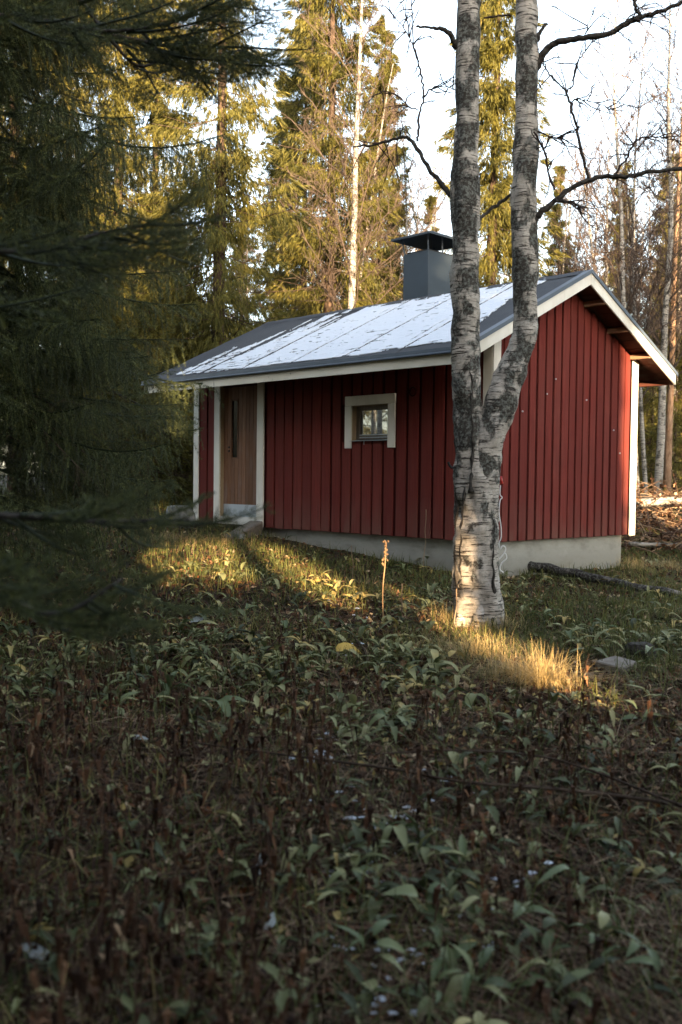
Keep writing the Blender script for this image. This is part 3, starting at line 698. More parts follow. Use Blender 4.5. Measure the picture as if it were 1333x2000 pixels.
# ------------------------------------------------------------------ far spruces: trunk + crown of needle-covered hanging twigs; copies share the meshes
def spruce_crown(H, R, z0, seed, nb=300, per=34, kites=5, size=1.0, pend=.9, gaps=0.0):
    r = np.random.default_rng(seed)
    # branches
    z = z0 + (H - z0) * (np.arange(nb) + r.random(nb)) / nb
    az = r.random(nb) * 2 * math.pi + np.arange(nb) * 2.4
    taper = np.clip((H - z) / (H - z0), 0, 1)
    Lb = R * (.10 + .90 * taper ** .75) * r.uniform(.55, 1.12, nb)
    if gaps: 
        keep = fbm(np.cos(az) * 1.2, np.sin(az) * 1.2, z * .7, seed, 3) > gaps; z, az, taper, Lb = z[keep], az[keep], taper[keep], Lb[keep]; nb = len(z)
    dro = r.uniform(.25, .55, nb) * pend; tip = r.uniform(.05, .35, nb)
    # hanging strands on each branch
    bi = np.repeat(np.arange(nb), per); N = len(bi)
    t = r.random(N) ** .85 * .94 + .06
    ca, sa = np.cos(az[bi]), np.sin(az[bi]); L = Lb[bi]
    lat = r.normal(0, .16, N) * L * (1.15 - t)
    rad = t * L; zz = z[bi] - dro[bi] * L * t * (1 - .25 * t) + tip[bi] * L * t ** 3
    P = np.stack([ca * rad - sa * lat, sa * rad + ca * lat, zz], 1)
    hl = (.16 + .46 * r.random(N) * (.35 + .65 * taper[bi])) * pend * (1.2 - .6 * t)
    D = np.stack([ca * (.35 + .5 * (t > .85)) + r.normal(0, .3, N), sa * (.35 + .5 * (t > .85)) + r.normal(0, .3, N), -1 * pend * np.ones(N) + .5 * (t > .85)], 1)
    D /= np.linalg.norm(D, axis=1)[:, None]
    # kites
    si = np.repeat(np.arange(N), kites); K = len(si); u = r.random(K)
    b = P[si] + D[si] * (hl[si] * u)[:, None] + r.normal(0, .018, (K, 3))
    d = D[si] + r.normal(0, .20, (K, 3)); d /= np.linalg.norm(d, axis=1)[:, None]
    l = r.uniform(.09, .22, K) * size; w = r.uniform(.007, .014, K) * size
    n = np.cross(d, r.normal(0, 1, (K, 3))); n /= np.linalg.norm(n, axis=1)[:, None] + 1e-9
    V = np.stack([b, b + d * (.35 * l)[:, None] + n * w[:, None], b + d * l[:, None], b + d * (.35 * l)[:, None] - n * w[:, None]], 1)
    var = np.clip(.42 + .5 * (fbm(P[:, 0] * 1.3, P[:, 1] * 1.3, P[:, 2] * 1.3, seed + 3, 3) - .5)[si] + r.normal(0, .16, K), 0, 1)
    return V, np.repeat(var, 4), (z, az, Lb, dro, tip)

def spruce_wood(H, br, seed, rb=.16, n=10, bare=False):
    r = np.random.default_rng(seed + 99); g = Geo()
    zs = np.linspace(-.3, H, 16); g.tube([(math.sin(z * .4 + seed) * .03, math.cos(z * .5 + seed) * .03, z) for z in zs], np.clip(rb * (1 - np.maximum(zs, 0) / H), .012, None) * np.where(zs < .3, 1.25, 1), n, rough=.14, seed=seed, fs=5)
    if bare: return g
    z, az, Lb, dro, tip = br
    for i in range(len(z)):
        t = np.array([0, .5, 1.0]); rad = t * Lb[i]; zz = z[i] - dro[i] * Lb[i] * t * (1 - .25 * t) + tip[i] * Lb[i] * t ** 3
        g.tube(np.stack([np.cos(az[i]) * rad, np.sin(az[i]) * rad, zz], 1), np.array([.016, .010, .004]) * (.5 + Lb[i] * .4), 3, cap=False)
    for _ in range(60):                                           # dead bare lower branches
        h = r.uniform(.4, H * .42); a = r.uniform(0, 6.28); l = r.uniform(.3, 1.1); p = np.array([0, 0, h]); d = np.array([math.cos(a), math.sin(a), r.uniform(-.4, .1)])
        pts = [p, p + d * l * .5, p + d * l + (0, 0, -.08)]; g.tube(pts, [.010, .007, .003], 3, cap=False)
    return g

SPR = []
for k, (H, R, z0, nb, per, kt, sz, pend, gp) in enumerate([(19, 2.1, 2.0, 430, 44, 9, 1.0, 1.1, .40), (18.5, 2.2, 1.4, 430, 44, 9, 1.0, 1.1, .41), (17, 1.7, 2.4, 360, 46, 9, 1.0, 1.05, .41), (4.2, 1.05, .15, 130, 24, 4, .8, .55, 0), (12.5, 2.6, .2, 420, 11, 2, 4.4, .8, 0)]):
    V, var, br = spruce_crown(H, R, z0, 30 + k, nb, per, kt, sz, pend, gp)
    F = np.arange(len(V) * 4).reshape(-1, 4)
    cm = mk_mesh('crown', V, F, M['needle'], var=var)
    wm = spruce_wood(H, br, 30 + k, .19 if H > 15 else (.13 if H > 8 else .045), bare=8 < H < 15).mesh('trunk', M['barkb'], True)
    SPR.append((cm, wm, V, var))

def place_spruce(k, x, y, label, group, sc=1.0, rot=None, gapcut=False, dz=0.0, name='spruce_tree'):
    rot = random.uniform(0, 6.28) if rot is None else rot
    if gapcut:                                                    # stand the trunk clear of the open beams
        for dx in (0, .35, -.35, .7, -.7, 1.05, -1.05, 1.4, -1.4):
            zz = np.arange(0, 13, .15); q = np.stack([np.full(len(zz), x + dx), np.full(len(zz), y), zz], 1); e = np.array([.16, 0, 0])
            if not (in_gap(q).any() or in_gap(q + e).any() or in_gap(q - e).any()): x += dx; break
    z = gz(x, y) + dz
    t = thing(name, label, 'tree', (x, y, z), rot, group); t.scale = (sc, sc, sc)
    cm, wm, V, var = SPR[k]
    if gapcut:
        c, s = math.cos(rot), math.sin(rot); cut = np.zeros(len(V), bool)
        for u in (0, .5, 1):
            C = (V[:, 0] * (1 - u) + V[:, 2] * u) * sc
            cut |= in_gap(np.stack([C[:, 0] * c - C[:, 1] * s + x, C[:, 0] * s + C[:, 1] * c + y, C[:, 2] + z], 1))
        if cut.any():
            Vk = V[~cut]; cm = mk_mesh('crown', Vk, np.arange(len(Vk) * 4).reshape(-1, 4), M['needle'], var=var.reshape(-1, 4)[~cut].ravel())
    link('trunk', wm, t); link('crown', cm, t)
    return t

# ------------------------------------------------------------------ bare birches
def bare_birch(H, rb, seed, lean=.0, nb=46):
    r = random.Random(seed); g = Geo(); w = Geo()
    P = [np.array([0, 0, -.2])]
    d = np.array([lean, 0, 1.0])
    for i in range(14):
        d = d + np.array([r.gauss(0, .035) - lean * .08, r.gauss(0, .035), 0]) * (1 if lean else .35); P.append(P[-1] + d / np.linalg.norm(d) * H / 14)
    P = np.array(P); R = np.linspace(rb * 1.15, .010, len(P)); g.tube(P, R, 12, rough=.12, seed=seed, fs=5)
    for k in range(nb):
        f = .22 + .76 * (k + r.random()) / nb; x = f * (len(P) - 1); i = min(int(x), len(P) - 2); p = P[i] + (P[i + 1] - P[i]) * (x - i)
        a = r.uniform(0, 6.28); up = r.uniform(.5, 1.5); dd = np.array([math.cos(a), math.sin(a), up]); dd /= np.linalg.norm(dd)
        l = H * .16 * (1.25 - f) * r.uniform(.6, 1.4) + .35; pts = [p]
        for s in range(5):
            dd = dd + np.array([r.gauss(0, .13), r.gauss(0, .13), .06 + r.gauss(0, .1)]); dd /= np.linalg.norm(dd); pts.append(pts[-1] + dd * l / 5)
        r0 = .008 + .016 * (1 - f); w.tube(pts, np.linspace(r0, .007, 6), 3, cap=False)
        twigs(w, pts, .0115, r, 1, l * .42, .35, .55, .02, max(3, int(l * 4)), .8)
    return g.mesh('trunk', M['birchf'], True), w.mesh('branches', M['twigf'])
BIR = [bare_birch(14, .10, 1, .03), bare_birch(12.5, .075, 2, -.04), bare_birch(11, .05, 3, .06, 38), bare_birch(15, .11, 4, .0, 52)]
def place_birch(k, x, y, label, group, sc=1.0, rot=None, name='birch_tree', bark=None):
    t = thing(name, label, 'tree', (x, y, gz(x, y)), random.uniform(0, 6.28) if rot is None else rot, group); t.scale = (sc, sc, sc)
    tm, wm = BIR[k]
    if bark: tm = tm.copy(); tm.materials[0] = bark
    link('trunk', tm, t); o = link('branches', wm, t); o['kind'] = 'stuff'
    return t

def X(px, y): return at(px, 930, y).x
place_spruce(0, X(425, 21), 21, 'tall golden-lit spruce behind the left end of the cabin roof', None, .95, 1.0)
place_spruce(1, X(640, 26), 26, 'tall golden-lit spruce left of the chimney, behind the white birch stem', None, 1.0, 2.2)
place_spruce(2, X(955, 24), 24, 'tall narrow spruce seen between the two stems of the front birch', None, 1.0, 4.0)
place_birch(3, X(681, 24), 24, 'white birch stem rising behind the roof left of the chimney', None, 1.0, .5)
place_birch(1, X(697, 28), 28, 'thinner birch just right of the white stem behind the roof', None, 1.05, 2.5)
place_birch(0, X(1285, 24), 24, 'thick white birch trunk beyond the right end of the cabin', None, .95, .4)
place_birch(1, X(1246, 23), 23, 'leaning white birch trunk nearest the right corner board', None, 1.05, 3.1)
place_birch(2, X(1263, 25), 25, 'thin white birch between the two bigger trunks right of the cabin', None, 1.1, 1.2)
for k_, x_, y_ in ((0, -13.5, 13.2), (1, -16, 14.6), (2, -14.5, 14.4), (3, -18, 13.4)):
    place_birch(k_, x_, y_, 'bare birch left of the cabin, mirrored in its small window', 'birches mirrored in the window', .8)
place_birch(3, X(1304, 26), 26, 'brown-barked trunk at the right edge beyond the cabin', None, .85, 5.0, 'pine_tree', M['pinebark'])
for px, y, k, sc in ((1195, 31, 1, 1.0), (1130, 33, 2, 1.0), (1225, 35, 0, .9), (1318, 32, 2, 1.05), (1075, 36, 1, .95), (1160, 40, 2, 1.0), (1290, 38, 3, .9), (1340, 29, 0, .95), (1250, 44, 1, 1.1), (1110, 46, 0, 1.0), (1380, 36, 1, 1.0), (1180, 36, 3, .9), (1210, 29, 2, .8), (1300, 33, 1, 1.0), (1325, 41, 3, 1.0), (1270, 47, 3, 1.0), (1145, 50, 3, 1.1), (1095, 40, 3, .9)):
    place_birch(k, X(px, y), y, 'thin bare birch in the row against the pale sky above the gable', 'bare birches behind the gable', sc)
for px, y, k, sc in ((745, 31, 2, 1.1), (775, 34, 1, 1.0), (505, 34, 1, 1.0), (600, 37, 0, .9), (820, 38, 2, 1.1), (860, 33, 1, .9), (720, 42, 0, 1.0), (540, 44, 3, .9), (480, 40, 2, 1.0), (350, 36, 1, 1.0), (660, 46, 1, 1.0), (800, 48, 3, 1.0), (730, 36, 3, .9), (845, 41, 0, 1.0)):
    place_birch(k, X(px, y), y, 'thin bare birch among the spruces behind the cabin roof', 'bare birches behind the roof', sc)
for px, y, k, sc in ((545, 38, 1, .85), (760, 40, 2, .8), (835, 36, 2, .62), (300, 27, 1, .9), (230, 24, 0, .95), (130, 26, 1, 1.0), (470, 50, 1, .8), (700, 52, 0, .8), (1010, 42, 2, .7), (30, 23, 0, 1.0), (-80, 25, 1, 1.0), (590, 33, 1, .95), (735, 31, 1, .80), (1290, 40, 2, .75), (1330, 46, 1, .8), (1085, 38, 2, .72), (1205, 42, 1, .74), (1310, 34, 2, .68)):
    place_spruce(k, X(px, y), y, 'spruce standing deep in the wood behind the cabin', 'spruces deep in the wood', sc)
for px, y, sc in ((1105, 25, 1.25), (1182, 27, 1.15), (1270, 30, 1.2), (1320, 27, 1.1), (1240, 33, 1.3), (1345, 33, 1.3), (865, 28, 1.5), (1060, 30, 1.6), (1295, 36, 1.5), (1215, 38, 1.4), (1150, 36, 1.5)):
    place_spruce(3, X(px, y), y, 'young spruce behind the right side of the cabin', 'young spruces right of the cabin', sc)
for px, y, sc in ((345, 21, 1.0), (372, 24, 1.2), (320, 23, 1.3), (290, 20, 1.1), (400, 28, 1.3), (260, 22, 1.4), (350, 30, 1.5), (440, 30, 1.2), (520, 33, 1.2), (590, 32, 1.3), (680, 34, 1.2), (200, 21, 1.4), (150, 19, 1.2), (760, 33, 1.2)):
    place_spruce(3, X(px, y), y, 'young spruce in the dark thicket past the door end of the cabin', 'young spruces past the door end', sc)

for x, y, k, sc in ((11.5, 7, 2, 1.0), (12.5, 14, 1, 1.0), (12, 0, 4, 1.1), (-7.5, 2, 4, 1.05), (-9, 6, 4, 1.1), (-10.5, 8, 0, 1.0), (-6.0, -2.0, 4, 1.0), (-8.5, -1, 4, 1.3), (-11, 3, 4, 1.3), (-7, -5, 4, 1.2), (-12.5, 6, 4, 1.3), (-10, -4, 4, 1.2), (-8.0, 4.5, 4, 1.1), (-19, 18, 1, .7), (-21, 14.2, 0, .8), (-26, 11.5, 2, .9), (-24, 17.5, 0, .7)):  # out-of-view spruces added to shade clearing and cabin; the farthest fill the window's reflection
    place_spruce(k, x, y, 'tall out-of-view spruce at the edge of the clearing beside the cabin', 'spruces round the clearing', sc, gapcut=k == 4)

ORD = 'first second third fourth fifth sixth seventh eighth ninth tenth eleventh twelfth thirteenth fourteenth fifteenth sixteenth seventeenth eighteenth nineteenth twentieth'.split()
def relabel(group, text):
    L = [o for o in COL.objects if o.parent is None and o.get('group') == group]
    L.sort(key=lambda o: o.location.x / o.location.y)
    for i, o in enumerate(L): o['label'] = text % ('leftmost' if i == 0 else 'rightmost' if i == len(L) - 1 else ORD[i] + ' from the left')
relabel('bare birches behind the gable', 'thin bare birch against the sky above the gable, %s')
relabel('bare birches behind the roof', 'thin bare birch among the spruces behind the roof, %s')
relabel('spruces deep in the wood', 'spruce deep in the wood behind the cabin, %s')
relabel('young spruces right of the cabin', 'young spruce behind the right end of the cabin, %s')
relabel('young spruces past the door end', 'young spruce in the thicket past the door end, %s')

# unseen wood behind the camera, placed and cut open to shape the clearing's shade
k = 0
for row, (y, x0, x1, st) in enumerate(((-6.2, -4.5, 7, 2.4), (-9, -9, 14, 2.3), (-12, -11, 18, 2.3), (-15.5, -11, 20, 2.6))):
    for x in np.arange(x0, x1, st):
        place_spruce(4, x + random.uniform(-.5, .5), y + random.uniform(-.8, .8), 'dense unseen shade spruce in the wood facing the cabin front', 'spruces facing the cabin', random.uniform(.70, .98), gapcut=True); k += 1

# ------------------------------------------------------------------ near spruces on the left: every branch is a part of its own, needles modelled
def spray(L, seed, hang=.32, dens=1.0):
    """one drooping branch along +X with hanging needled twigs"""
    r = random.Random(seed); rn = np.random.default_rng(seed); g = Geo()
    t = np.linspace(0, 1, 9); P = np.stack([t * L, .05 * L * np.sin(t * 3 + seed), -.22 * L * t + .16 * L * t ** 3 + .02 * np.sin(t * 7 + seed)], 1)
    g.tube(P, np.linspace(.011, .0025, 9) * (.6 + L * .4), 5, cap=False, var=.0)
    tw = []
    def axis(f):
        x = f * 8; i = min(int(x), 7); return P[i] + (P[i + 1] - P[i]) * (x - i)
    n = int(L * 30 * dens)
    for k in range(n):
        f = .12 + .88 * (k + r.random()) / n; p = axis(f); sd = 1 if k % 2 else -1
        l = L * .42 * (1.12 - f) * r.uniform(.6, 1.1) + .07
        d = np.array([.75, sd * r.uniform(.5, 1.0), r.uniform(-.35, .1)]); d /= np.linalg.norm(d)
        q = [p + d * l * u + np.array([0, 0, -.25 * l * u * u]) for u in (0, .5, 1)]
        tw.append(q)
        for u in np.arange(.25, 1.0, .125 / max(l, .1)):
            b = p + d * l * u + np.array([0, 0, -.25 * l * u * u]); hh = hang * r.uniform(.3, 1.0) * (1.1 - .6 * f)
            e = np.array([r.gauss(.10, .16), sd * r.gauss(.12, .16), -1.0]); e /= np.linalg.norm(e)
            tw.append([b, b + e * hh * .5, b + e * hh + d * hh * .12])
    tw.append([P[-3], P[-2], P[-1]]); 
    T = np.array(tw); A, B, C = T[:, 0], T[:, 1], T[:, 2]
    ln = np.linalg.norm(B - A, axis=1) + np.linalg.norm(C - B, axis=1)
    cnt = np.maximum(4, (ln / .0026).astype(int)); si = np.repeat(np.arange(len(T)), cnt); K = len(si); u = rn.random(K)
    b = np.where((u < .5)[:, None], A[si] + (B - A)[si] * (u * 2)[:, None], B[si] + (C - B)[si] * (u * 2 - 1)[:, None])
    ax = np.where((u < .5)[:, None], (B - A)[si], (C - B)[si]); ax /= np.linalg.norm(ax, axis=1)[:, None] + 1e-9
    rd = rn.normal(0, 1, (K, 3)); rd -= ax * (rd * ax).sum(1)[:, None]; rd /= np.linalg.norm(rd, axis=1)[:, None] + 1e-9
    d = ax * rn.uniform(.5, 1.0, K)[:, None] + rd; d /= np.linalg.norm(d, axis=1)[:, None]
    nl = rn.uniform(.014, .023, K); w = np.cross(d, rd + rn.normal(0, .4, (K, 3))); w /= np.linalg.norm(w, axis=1)[:, None] + 1e-9
    V = np.stack([b + w * .0017, b - w * .0017, b + d * nl[:, None]], 1)
    sv = rn.normal(.42, .14, len(T)); va = np.clip(sv[si] + .25 * (u - .5) + rn.normal(0, .10, K), .02, 1)
    g.add(V.reshape(-1, 3), None, np.arange(K * 3).reshape(-1, 3), var=np.repeat(va, 3))
    Bm = (A + B) / 2                                              # twig stems
    wv = np.tile(np.array([[.0016, .0012, 0]]), (len(T), 1))
    Vs = np.stack([A - wv, A + wv, C + wv * .4, C - wv * .4], 1); g.add(Vs.reshape(-1, 3), np.arange(len(T) * 4).reshape(-1, 4), None, var=.0)
    return g.mesh('branch', M['needled'])
def brush_spray(L, seed, step=.075):
    """a young bushy branch along +X: short needle-covered side shoots that themselves fork, nothing hanging"""
    r = random.Random(seed); rn = np.random.default_rng(seed); g = Geo(); t = np.linspace(0, 1, 9)
    P = np.stack([t * L, .06 * L * np.sin(t * 3 + seed), -.16 * L * t + .20 * L * t ** 2.5], 1); g.tube(P, np.linspace(.009, .0025, 9), 5, cap=False, var=0)
    tw = [[P[4], P[6], P[8]], [P[1], P[2], P[4]]]
    for k in range(int(L / step)):
        f = .15 + .85 * (k + r.random()) / int(L / step); x = f * 8; i = min(int(x), 7); p = P[i] + (P[i + 1] - P[i]) * (x - i); sd = 1 if k % 2 else -1
        l = L * .40 * (1.15 - f) * r.uniform(.7, 1.1) + .05; d = np.array([.85, sd * r.uniform(.6, .95), r.uniform(-.25, .25)]); d /= np.linalg.norm(d)
        tw.append([p, p + d * l * .5, p + d * l + np.array([0, 0, .04 * l])])
        for u in (.35, .6, .8):
            b = p + d * l * u
            for s2 in (1, -1):
                if l * (1 - u) < .03: continue
                e = d * .7 + np.array([-d[1], d[0], 0]) * s2 * .6 + np.array([0, 0, r.gauss(0, .25)]); e /= np.linalg.norm(e); q = l * (1.05 - u) * r.uniform(.5, .8); tw.append([b, b + e * q * .5, b + e * q])
    T = np.array(tw); A, B, C = T[:, 0], T[:, 1], T[:, 2]; ln = np.linalg.norm(B - A, axis=1) + np.linalg.norm(C - B, axis=1)
    cnt = np.maximum(6, (ln / .0016).astype(int)); si = np.repeat(np.arange(len(T)), cnt); K = len(si); u = rn.random(K); lo = (u < .5)[:, None]
    b = np.where(lo, A[si] + (B - A)[si] * (u * 2)[:, None], B[si] + (C - B)[si] * (u * 2 - 1)[:, None]); ax = np.where(lo, (B - A)[si], (C - B)[si]); ax /= np.linalg.norm(ax, axis=1)[:, None] + 1e-9
    rd = rn.normal(0, 1, (K, 3)); rd[:, 2] += .35; rd -= ax * (rd * ax).sum(1)[:, None]; rd /= np.linalg.norm(rd, axis=1)[:, None] + 1e-9; d = ax * .8 + rd; d /= np.linalg.norm(d, axis=1)[:, None]
    nl = rn.uniform(.012, .018, K); w = np.cross(d, rd + rn.normal(0, .4, (K, 3))); w /= np.linalg.norm(w, axis=1)[:, None] + 1e-9
    V = np.stack([b + w * .0012, b - w * .0012, b + d * nl[:, None]], 1); sv = rn.normal(.40, .16, len(T)); va = np.clip(sv[si] + .35 * (u - .5) + rn.normal(0, .10, K), .02, 1)
    g.add(V.reshape(-1, 3), None, np.arange(K * 3).reshape(-1, 3), var=np.repeat(va, 3)); return g.mesh('branch', M['needled'])
BRUSH = [brush_spray(1.2, 11), brush_spray(1.0, 12), brush_spray(.8, 13, .06), brush_spray(1.4, 14)]
BRUSHS = [brush_spray(.5, 21, .045), brush_spray(.4, 22, .04), brush_spray(.6, 23, .05)]
SPRAY = [spray(1.3, 1, .36), spray(1.5, 2, .42), spray(1.1, 3, .30), spray(1.4, 4, .22), spray(1.2, 5, .40), spray(1.7, 6, .34)]
DEADM = []
for k in range(3):
    r_ = random.Random(70 + k); g_ = Geo(); P_ = smooth_path([(0, 0, 0), (.4, .03, -.02), (.8, -.02, -.12), (1.2, .04, -.30)], 4); g_.tube(P_, np.linspace(.009, .003, len(P_)), 5, cap=False)
    twigs(g_, P_, .004, r_, 1, .40, -.5, .6, .12, 14); DEADM.append(g_.mesh('dead_branch', M['barkb']))

def near_spruce(x, y, H, z0, z1, R, n, label, seed, lean=None, skip=None, dead=10, rb=.13, kit=None):
    kit = kit or SPRAY
    r = random.Random(seed); z = gz(x, y); t = thing('spruce_tree', label, 'tree', (x, y, z))
    g = Geo(); zs = np.linspace(-.2, H, 14); g.tube([(0, 0, q) for q in zs], np.clip(rb * (1 - np.maximum(zs, 0) / H), .012, None), 12, rough=.15, seed=seed, fs=6)
    link('trunk', g.mesh('trunk', M['barkb'], True), t)
    for k in range(n):
        h = z0 + (z1 - z0) * (k + r.random()) / n; a = k * 2.399 + r.gauss(0, .25)
        L = R * (1 - .55 * max(0, (h - z0) / (H - z0))) * r.uniform(.75, 1.15); m = kit[r.randrange(len(kit))]
        sc = L / 1.35; tilt = r.uniform(-.05, .25)
        tipw = Vector((x + math.cos(a) * L, y + math.sin(a) * L, z + h - .3 * L))
        if skip and skip(tipw, a): continue
        if in_gap([tipw, tipw.lerp(Vector((x, y, z + h)), .35)]).any(): continue
        link('branch', m, t, (math.cos(a) * .05, math.sin(a) * .05, h), (r.gauss(0, .12), tilt, a), sc)
    for k in range(dead):
        a = r.uniform(0, 6.28); link('dead_branch', DEADM[r.randrange(3)], t, (0, 0, r.uniform(.4, z1)), (r.gauss(0, .2), r.uniform(.0, .35), a), R / 1.3 * r.uniform(.6, 1))
    return t
def clear(tip, a):                                               # keep the lens free
    return math.hypot(tip.x, tip.y) < 1.25 or abs(tip.x) < .15 * tip.y and tip.y < 5
near_spruce(-3.35, 9.0, 17, .9, 8.2, 1.95, 230, 'tall dark spruce with hanging branches left of the cabin roof', 1, dead=14)
near_spruce(-4.9, 7.6, 16, .6, 7.6, 1.9, 190, 'dark spruce at the left edge behind the nearer blurred branches', 2, dead=14)
near_spruce(-2.75, 3.7, 9, .35, 2.3, 1.65, 50, 'nearest spruce reaching blurred branches in from the left edge', 3, skip=clear, dead=10, rb=.09, kit=BRUSH)
near_spruce(-3.3, 5.6, 11, .5, 2.6, 1.5, 60, 'young dark spruce between the nearest branches and the tall left spruce', 4, dead=8, rb=.10, kit=BRUSH + SPRAY[3:4])

# boughs hanging in across the top left, from trees outside the frame
def bough(pts, y, label, seed, sc=.42, n=9):
    r = random.Random(seed); P = [at(px, py, y + dy) for px, py, dy in pts]; b = P[0]
    t = thing('spruce_bough', label, 'branch', b, 0, 'boughs across the top left'); Q = smooth_path(P, 6) - np.array(b)
    g = Geo(); g.tube(Q, np.linspace(.011, .004, len(Q)), 7, rough=.2, seed=3, fs=14); link('stem', g.mesh('stem', M['limb'], True), t)
    for k in range(n):
        f = .12 + .88 * k / (n - 1); i = min(int(f * (len(Q) - 1)), len(Q) - 2); d = Q[i + 1] - Q[i]; a = math.atan2(d[1], d[0])
        link('branch', BRUSHS[[2, 1, 0][k % 3]], t, Q[i], (r.gauss(0, .4), r.uniform(-.3, .35), a + (r.uniform(.4, 1.0) * (1 if k % 2 else -1) if k < n - 1 else 0)), sc * (1.2 - .5 * f) * r.uniform(.8, 1.2))
bough([(-150, 20, 0), (60, 35, 0), (200, 60, .1), (330, 45, .2), (430, 0, .2)], 4.6, 'dark bough crossing the top left corner of the view', 1, .95, 16)
bough([(130, -40, 0), (215, 75, 0), (280, 130, .1), (360, 75, .3), (400, 40, .3)], 5.2, 'thin bough dipping below the top left bough', 2, .9, 13)
bough([(180, 60, 0), (300, 85, .1), (400, 105, .2), (490, 95, .3)], 5.0, 'dark bough whose tip is set against the golden spruce', 3, 1.0, 17)
bough([(-100, 480, 0), (60, 490, .0), (200, 455, .1), (300, 435, .1)], 3.1, 'blurred bough with upturned tips in front of the left spruces', 4, .75, 14)
bough([(-120, 1000, 0), (60, 1010, 0), (200, 1018, .1), (370, 1015, .2)], 2.6, 'blurred bough whose dark tip crosses in front of the rock by the cabin', 5, .62, 14)
bough([(-200, 1130, 0), (-40, 1150, 0), (110, 1200, .05), (240, 1130, .1)], 2.3, 'lowest blurred bough above the dead stalks at the left edge', 6, .70, 13)

bough([(120, 640, 0), (210, 690, 0), (280, 735, .1), (335, 778, .2)], 12.2, 'drooping bough hanging over the left end of the eaves', 7, 1.15, 13)
bough([(150, 800, 0), (230, 812, 0), (300, 822, .1), (345, 835, .2)], 12.0, 'sunlit bough pointing at the cabin corner post below the eaves', 8, 1.0, 14)
bough([(140, 740, 0), (220, 765, 0), (285, 800, .1), (315, 850, .2)], 11.6, 'bough drooping between the eaves and the sunlit bough', 9, 1.0, 12)

# ------------------------------------------------------------------ undergrowth
def in_cabin(x, y, pad=.1):
    dx, dy = x - CX, y - CY; a = dx * CB[0] + dy * CB[1]; b = dx * CA[0] + dy * CA[1]
    return (a > .12 - pad) & (a < W_ - .12 + pad) & (b > .12 - pad) & (b < L_ - .1 + pad)
def scatter(n, y0=1.7, y1=30, seed=0, p=1.0, xr=.40):
    """points spread evenly over the part of the ground the photograph shows"""
    r = np.random.default_rng(seed); u = r.random(n) ** p; y = y0 * (y1 / y0) ** u
    x = (r.random(n) * 2 - 1) * (xr * y + .35)
    k = ~in_cabin(x, y) & (np.hypot(x - 1.19, y - 8.5) > .24); x, y = x[k], y[k]
    return x, y, ground(x, y), r

def leaf_cards(name, x, y, z, r, size, mat, var, flat=.35, lift=.02, fold=.3):
    """fallen leaves: two folded halves each"""
    n = len(x); a = r.random(n) * 6.283; tilt = r.normal(0, flat, n); roll = r.normal(0, flat, n)
    d = np.stack([np.cos(a) * np.cos(tilt), np.sin(a) * np.cos(tilt), np.sin(tilt)], 1)
    s = np.stack([-np.sin(a) * np.cos(roll), np.cos(a) * np.cos(roll), np.sin(roll)], 1); up = np.cross(d, s)
    c = np.stack([x, y, z + lift], 1); l = size[:, None]; w = l * r.uniform(.22, .42, n)[:, None]; h = l * fold * r.random(n)[:, None] * .5
    V = np.stack([c - d * l * .5, c + s * w + up * h, c + d * l * .5 + up * h * .6, c - s * w + up * h, c + up * (-h * .15)], 1)
    b = np.arange(n)[:, None] * 5
    F = np.concatenate([b + np.array([[0, 4, 1]]), b + np.array([[4, 2, 1]]), b + np.array([[0, 3, 4]]), b + np.array([[4, 3, 2]])])
    o = link(name, mk_mesh(name, V, F, mat, var=np.repeat(var, 5))); return o

x, y, z, r = scatter(60000, 1.7, 26, 1)
lit = leaf_cards('leaf_litter', x, y, z, r, r.uniform(.025, .075, len(x)) * np.where(y < 4.5, .75, 1.15), M['dead'], np.clip(r.normal(.40, .30, len(x)), 0, 1), .6, .018)
tag(lit, 'brown fallen leaves covering the ground all over the clearing', 'leaf litter', kind='stuff')

x, y, z, r = scatter(5200, 2.6, 12, 8); cl = fbm(x * .9, y * .9, 0, 99, 3); k_ = r.random(len(x)) < .12 + .9 * sm(cl, .46, .60) * sm(y, 3.5, 6); x, y, z = x[k_], y[k_], z[k_]
o = leaf_cards('yellow_leaf_litter', x, y, z, r, r.uniform(.025, .06, len(x)), M['leafg'], np.clip(r.normal(.82, .16, len(x)), 0, 1), .6, .035)
tag(o, 'yellow and pale green fallen leaves strewn over the middle of the clearing', 'leaf litter', kind='stuff')
x, y, z, r = scatter(2600, 1.9, 12, 9); o = leaf_cards('rusty_leaf_litter', x, y, z, r, r.uniform(.02, .05, len(x)), M['rust'], r.random(len(x)) * .6, .7, .03)
tag(o, 'rust-brown fallen leaves strewn over the clearing', 'leaf litter', kind='stuff')

def blades(name, x, y, z, r, h, w, mat, var, lean=.45, seg=3):
    n = len(x); a = r.random(n) * 6.283; L = r.gamma(2.0, lean / 2, n)
    V = np.zeros((n, seg * 2 + 1, 3)); s = np.stack([-np.sin(a), np.cos(a), 0 * a], 1); d = np.stack([np.cos(a), np.sin(a), 0 * a], 1)
    for i in range(seg + 1):
        t = i / seg; out = L * h * t ** 1.8; up = h * (t - .35 * np.clip(L, 0, 1.6) * t ** 2.2)
        c = np.stack([x, y, z - .01], 1) + d * out[:, None] + np.array([0, 0, 1.0]) * up[:, None]
        if i < seg: V[:, 2 * i] = c + s * (w * (1 - .6 * t))[:, None]; V[:, 2 * i + 1] = c - s * (w * (1 - .6 * t))[:, None]
        else: V[:, 2 * seg] = c
    k = seg * 2 + 1; b = np.arange(n)[:, None] * k
    Q = np.concatenate([b + np.array([[2 * i, 2 * i + 1, 2 * i + 3, 2 * i + 2]]) for i in range(seg - 1)]); T = b + np.array([[2 * seg - 2, 2 * seg - 1, 2 * seg]])
    return link(name, mk_mesh(name, V, [Q, T], mat, var=np.repeat(var, k)))

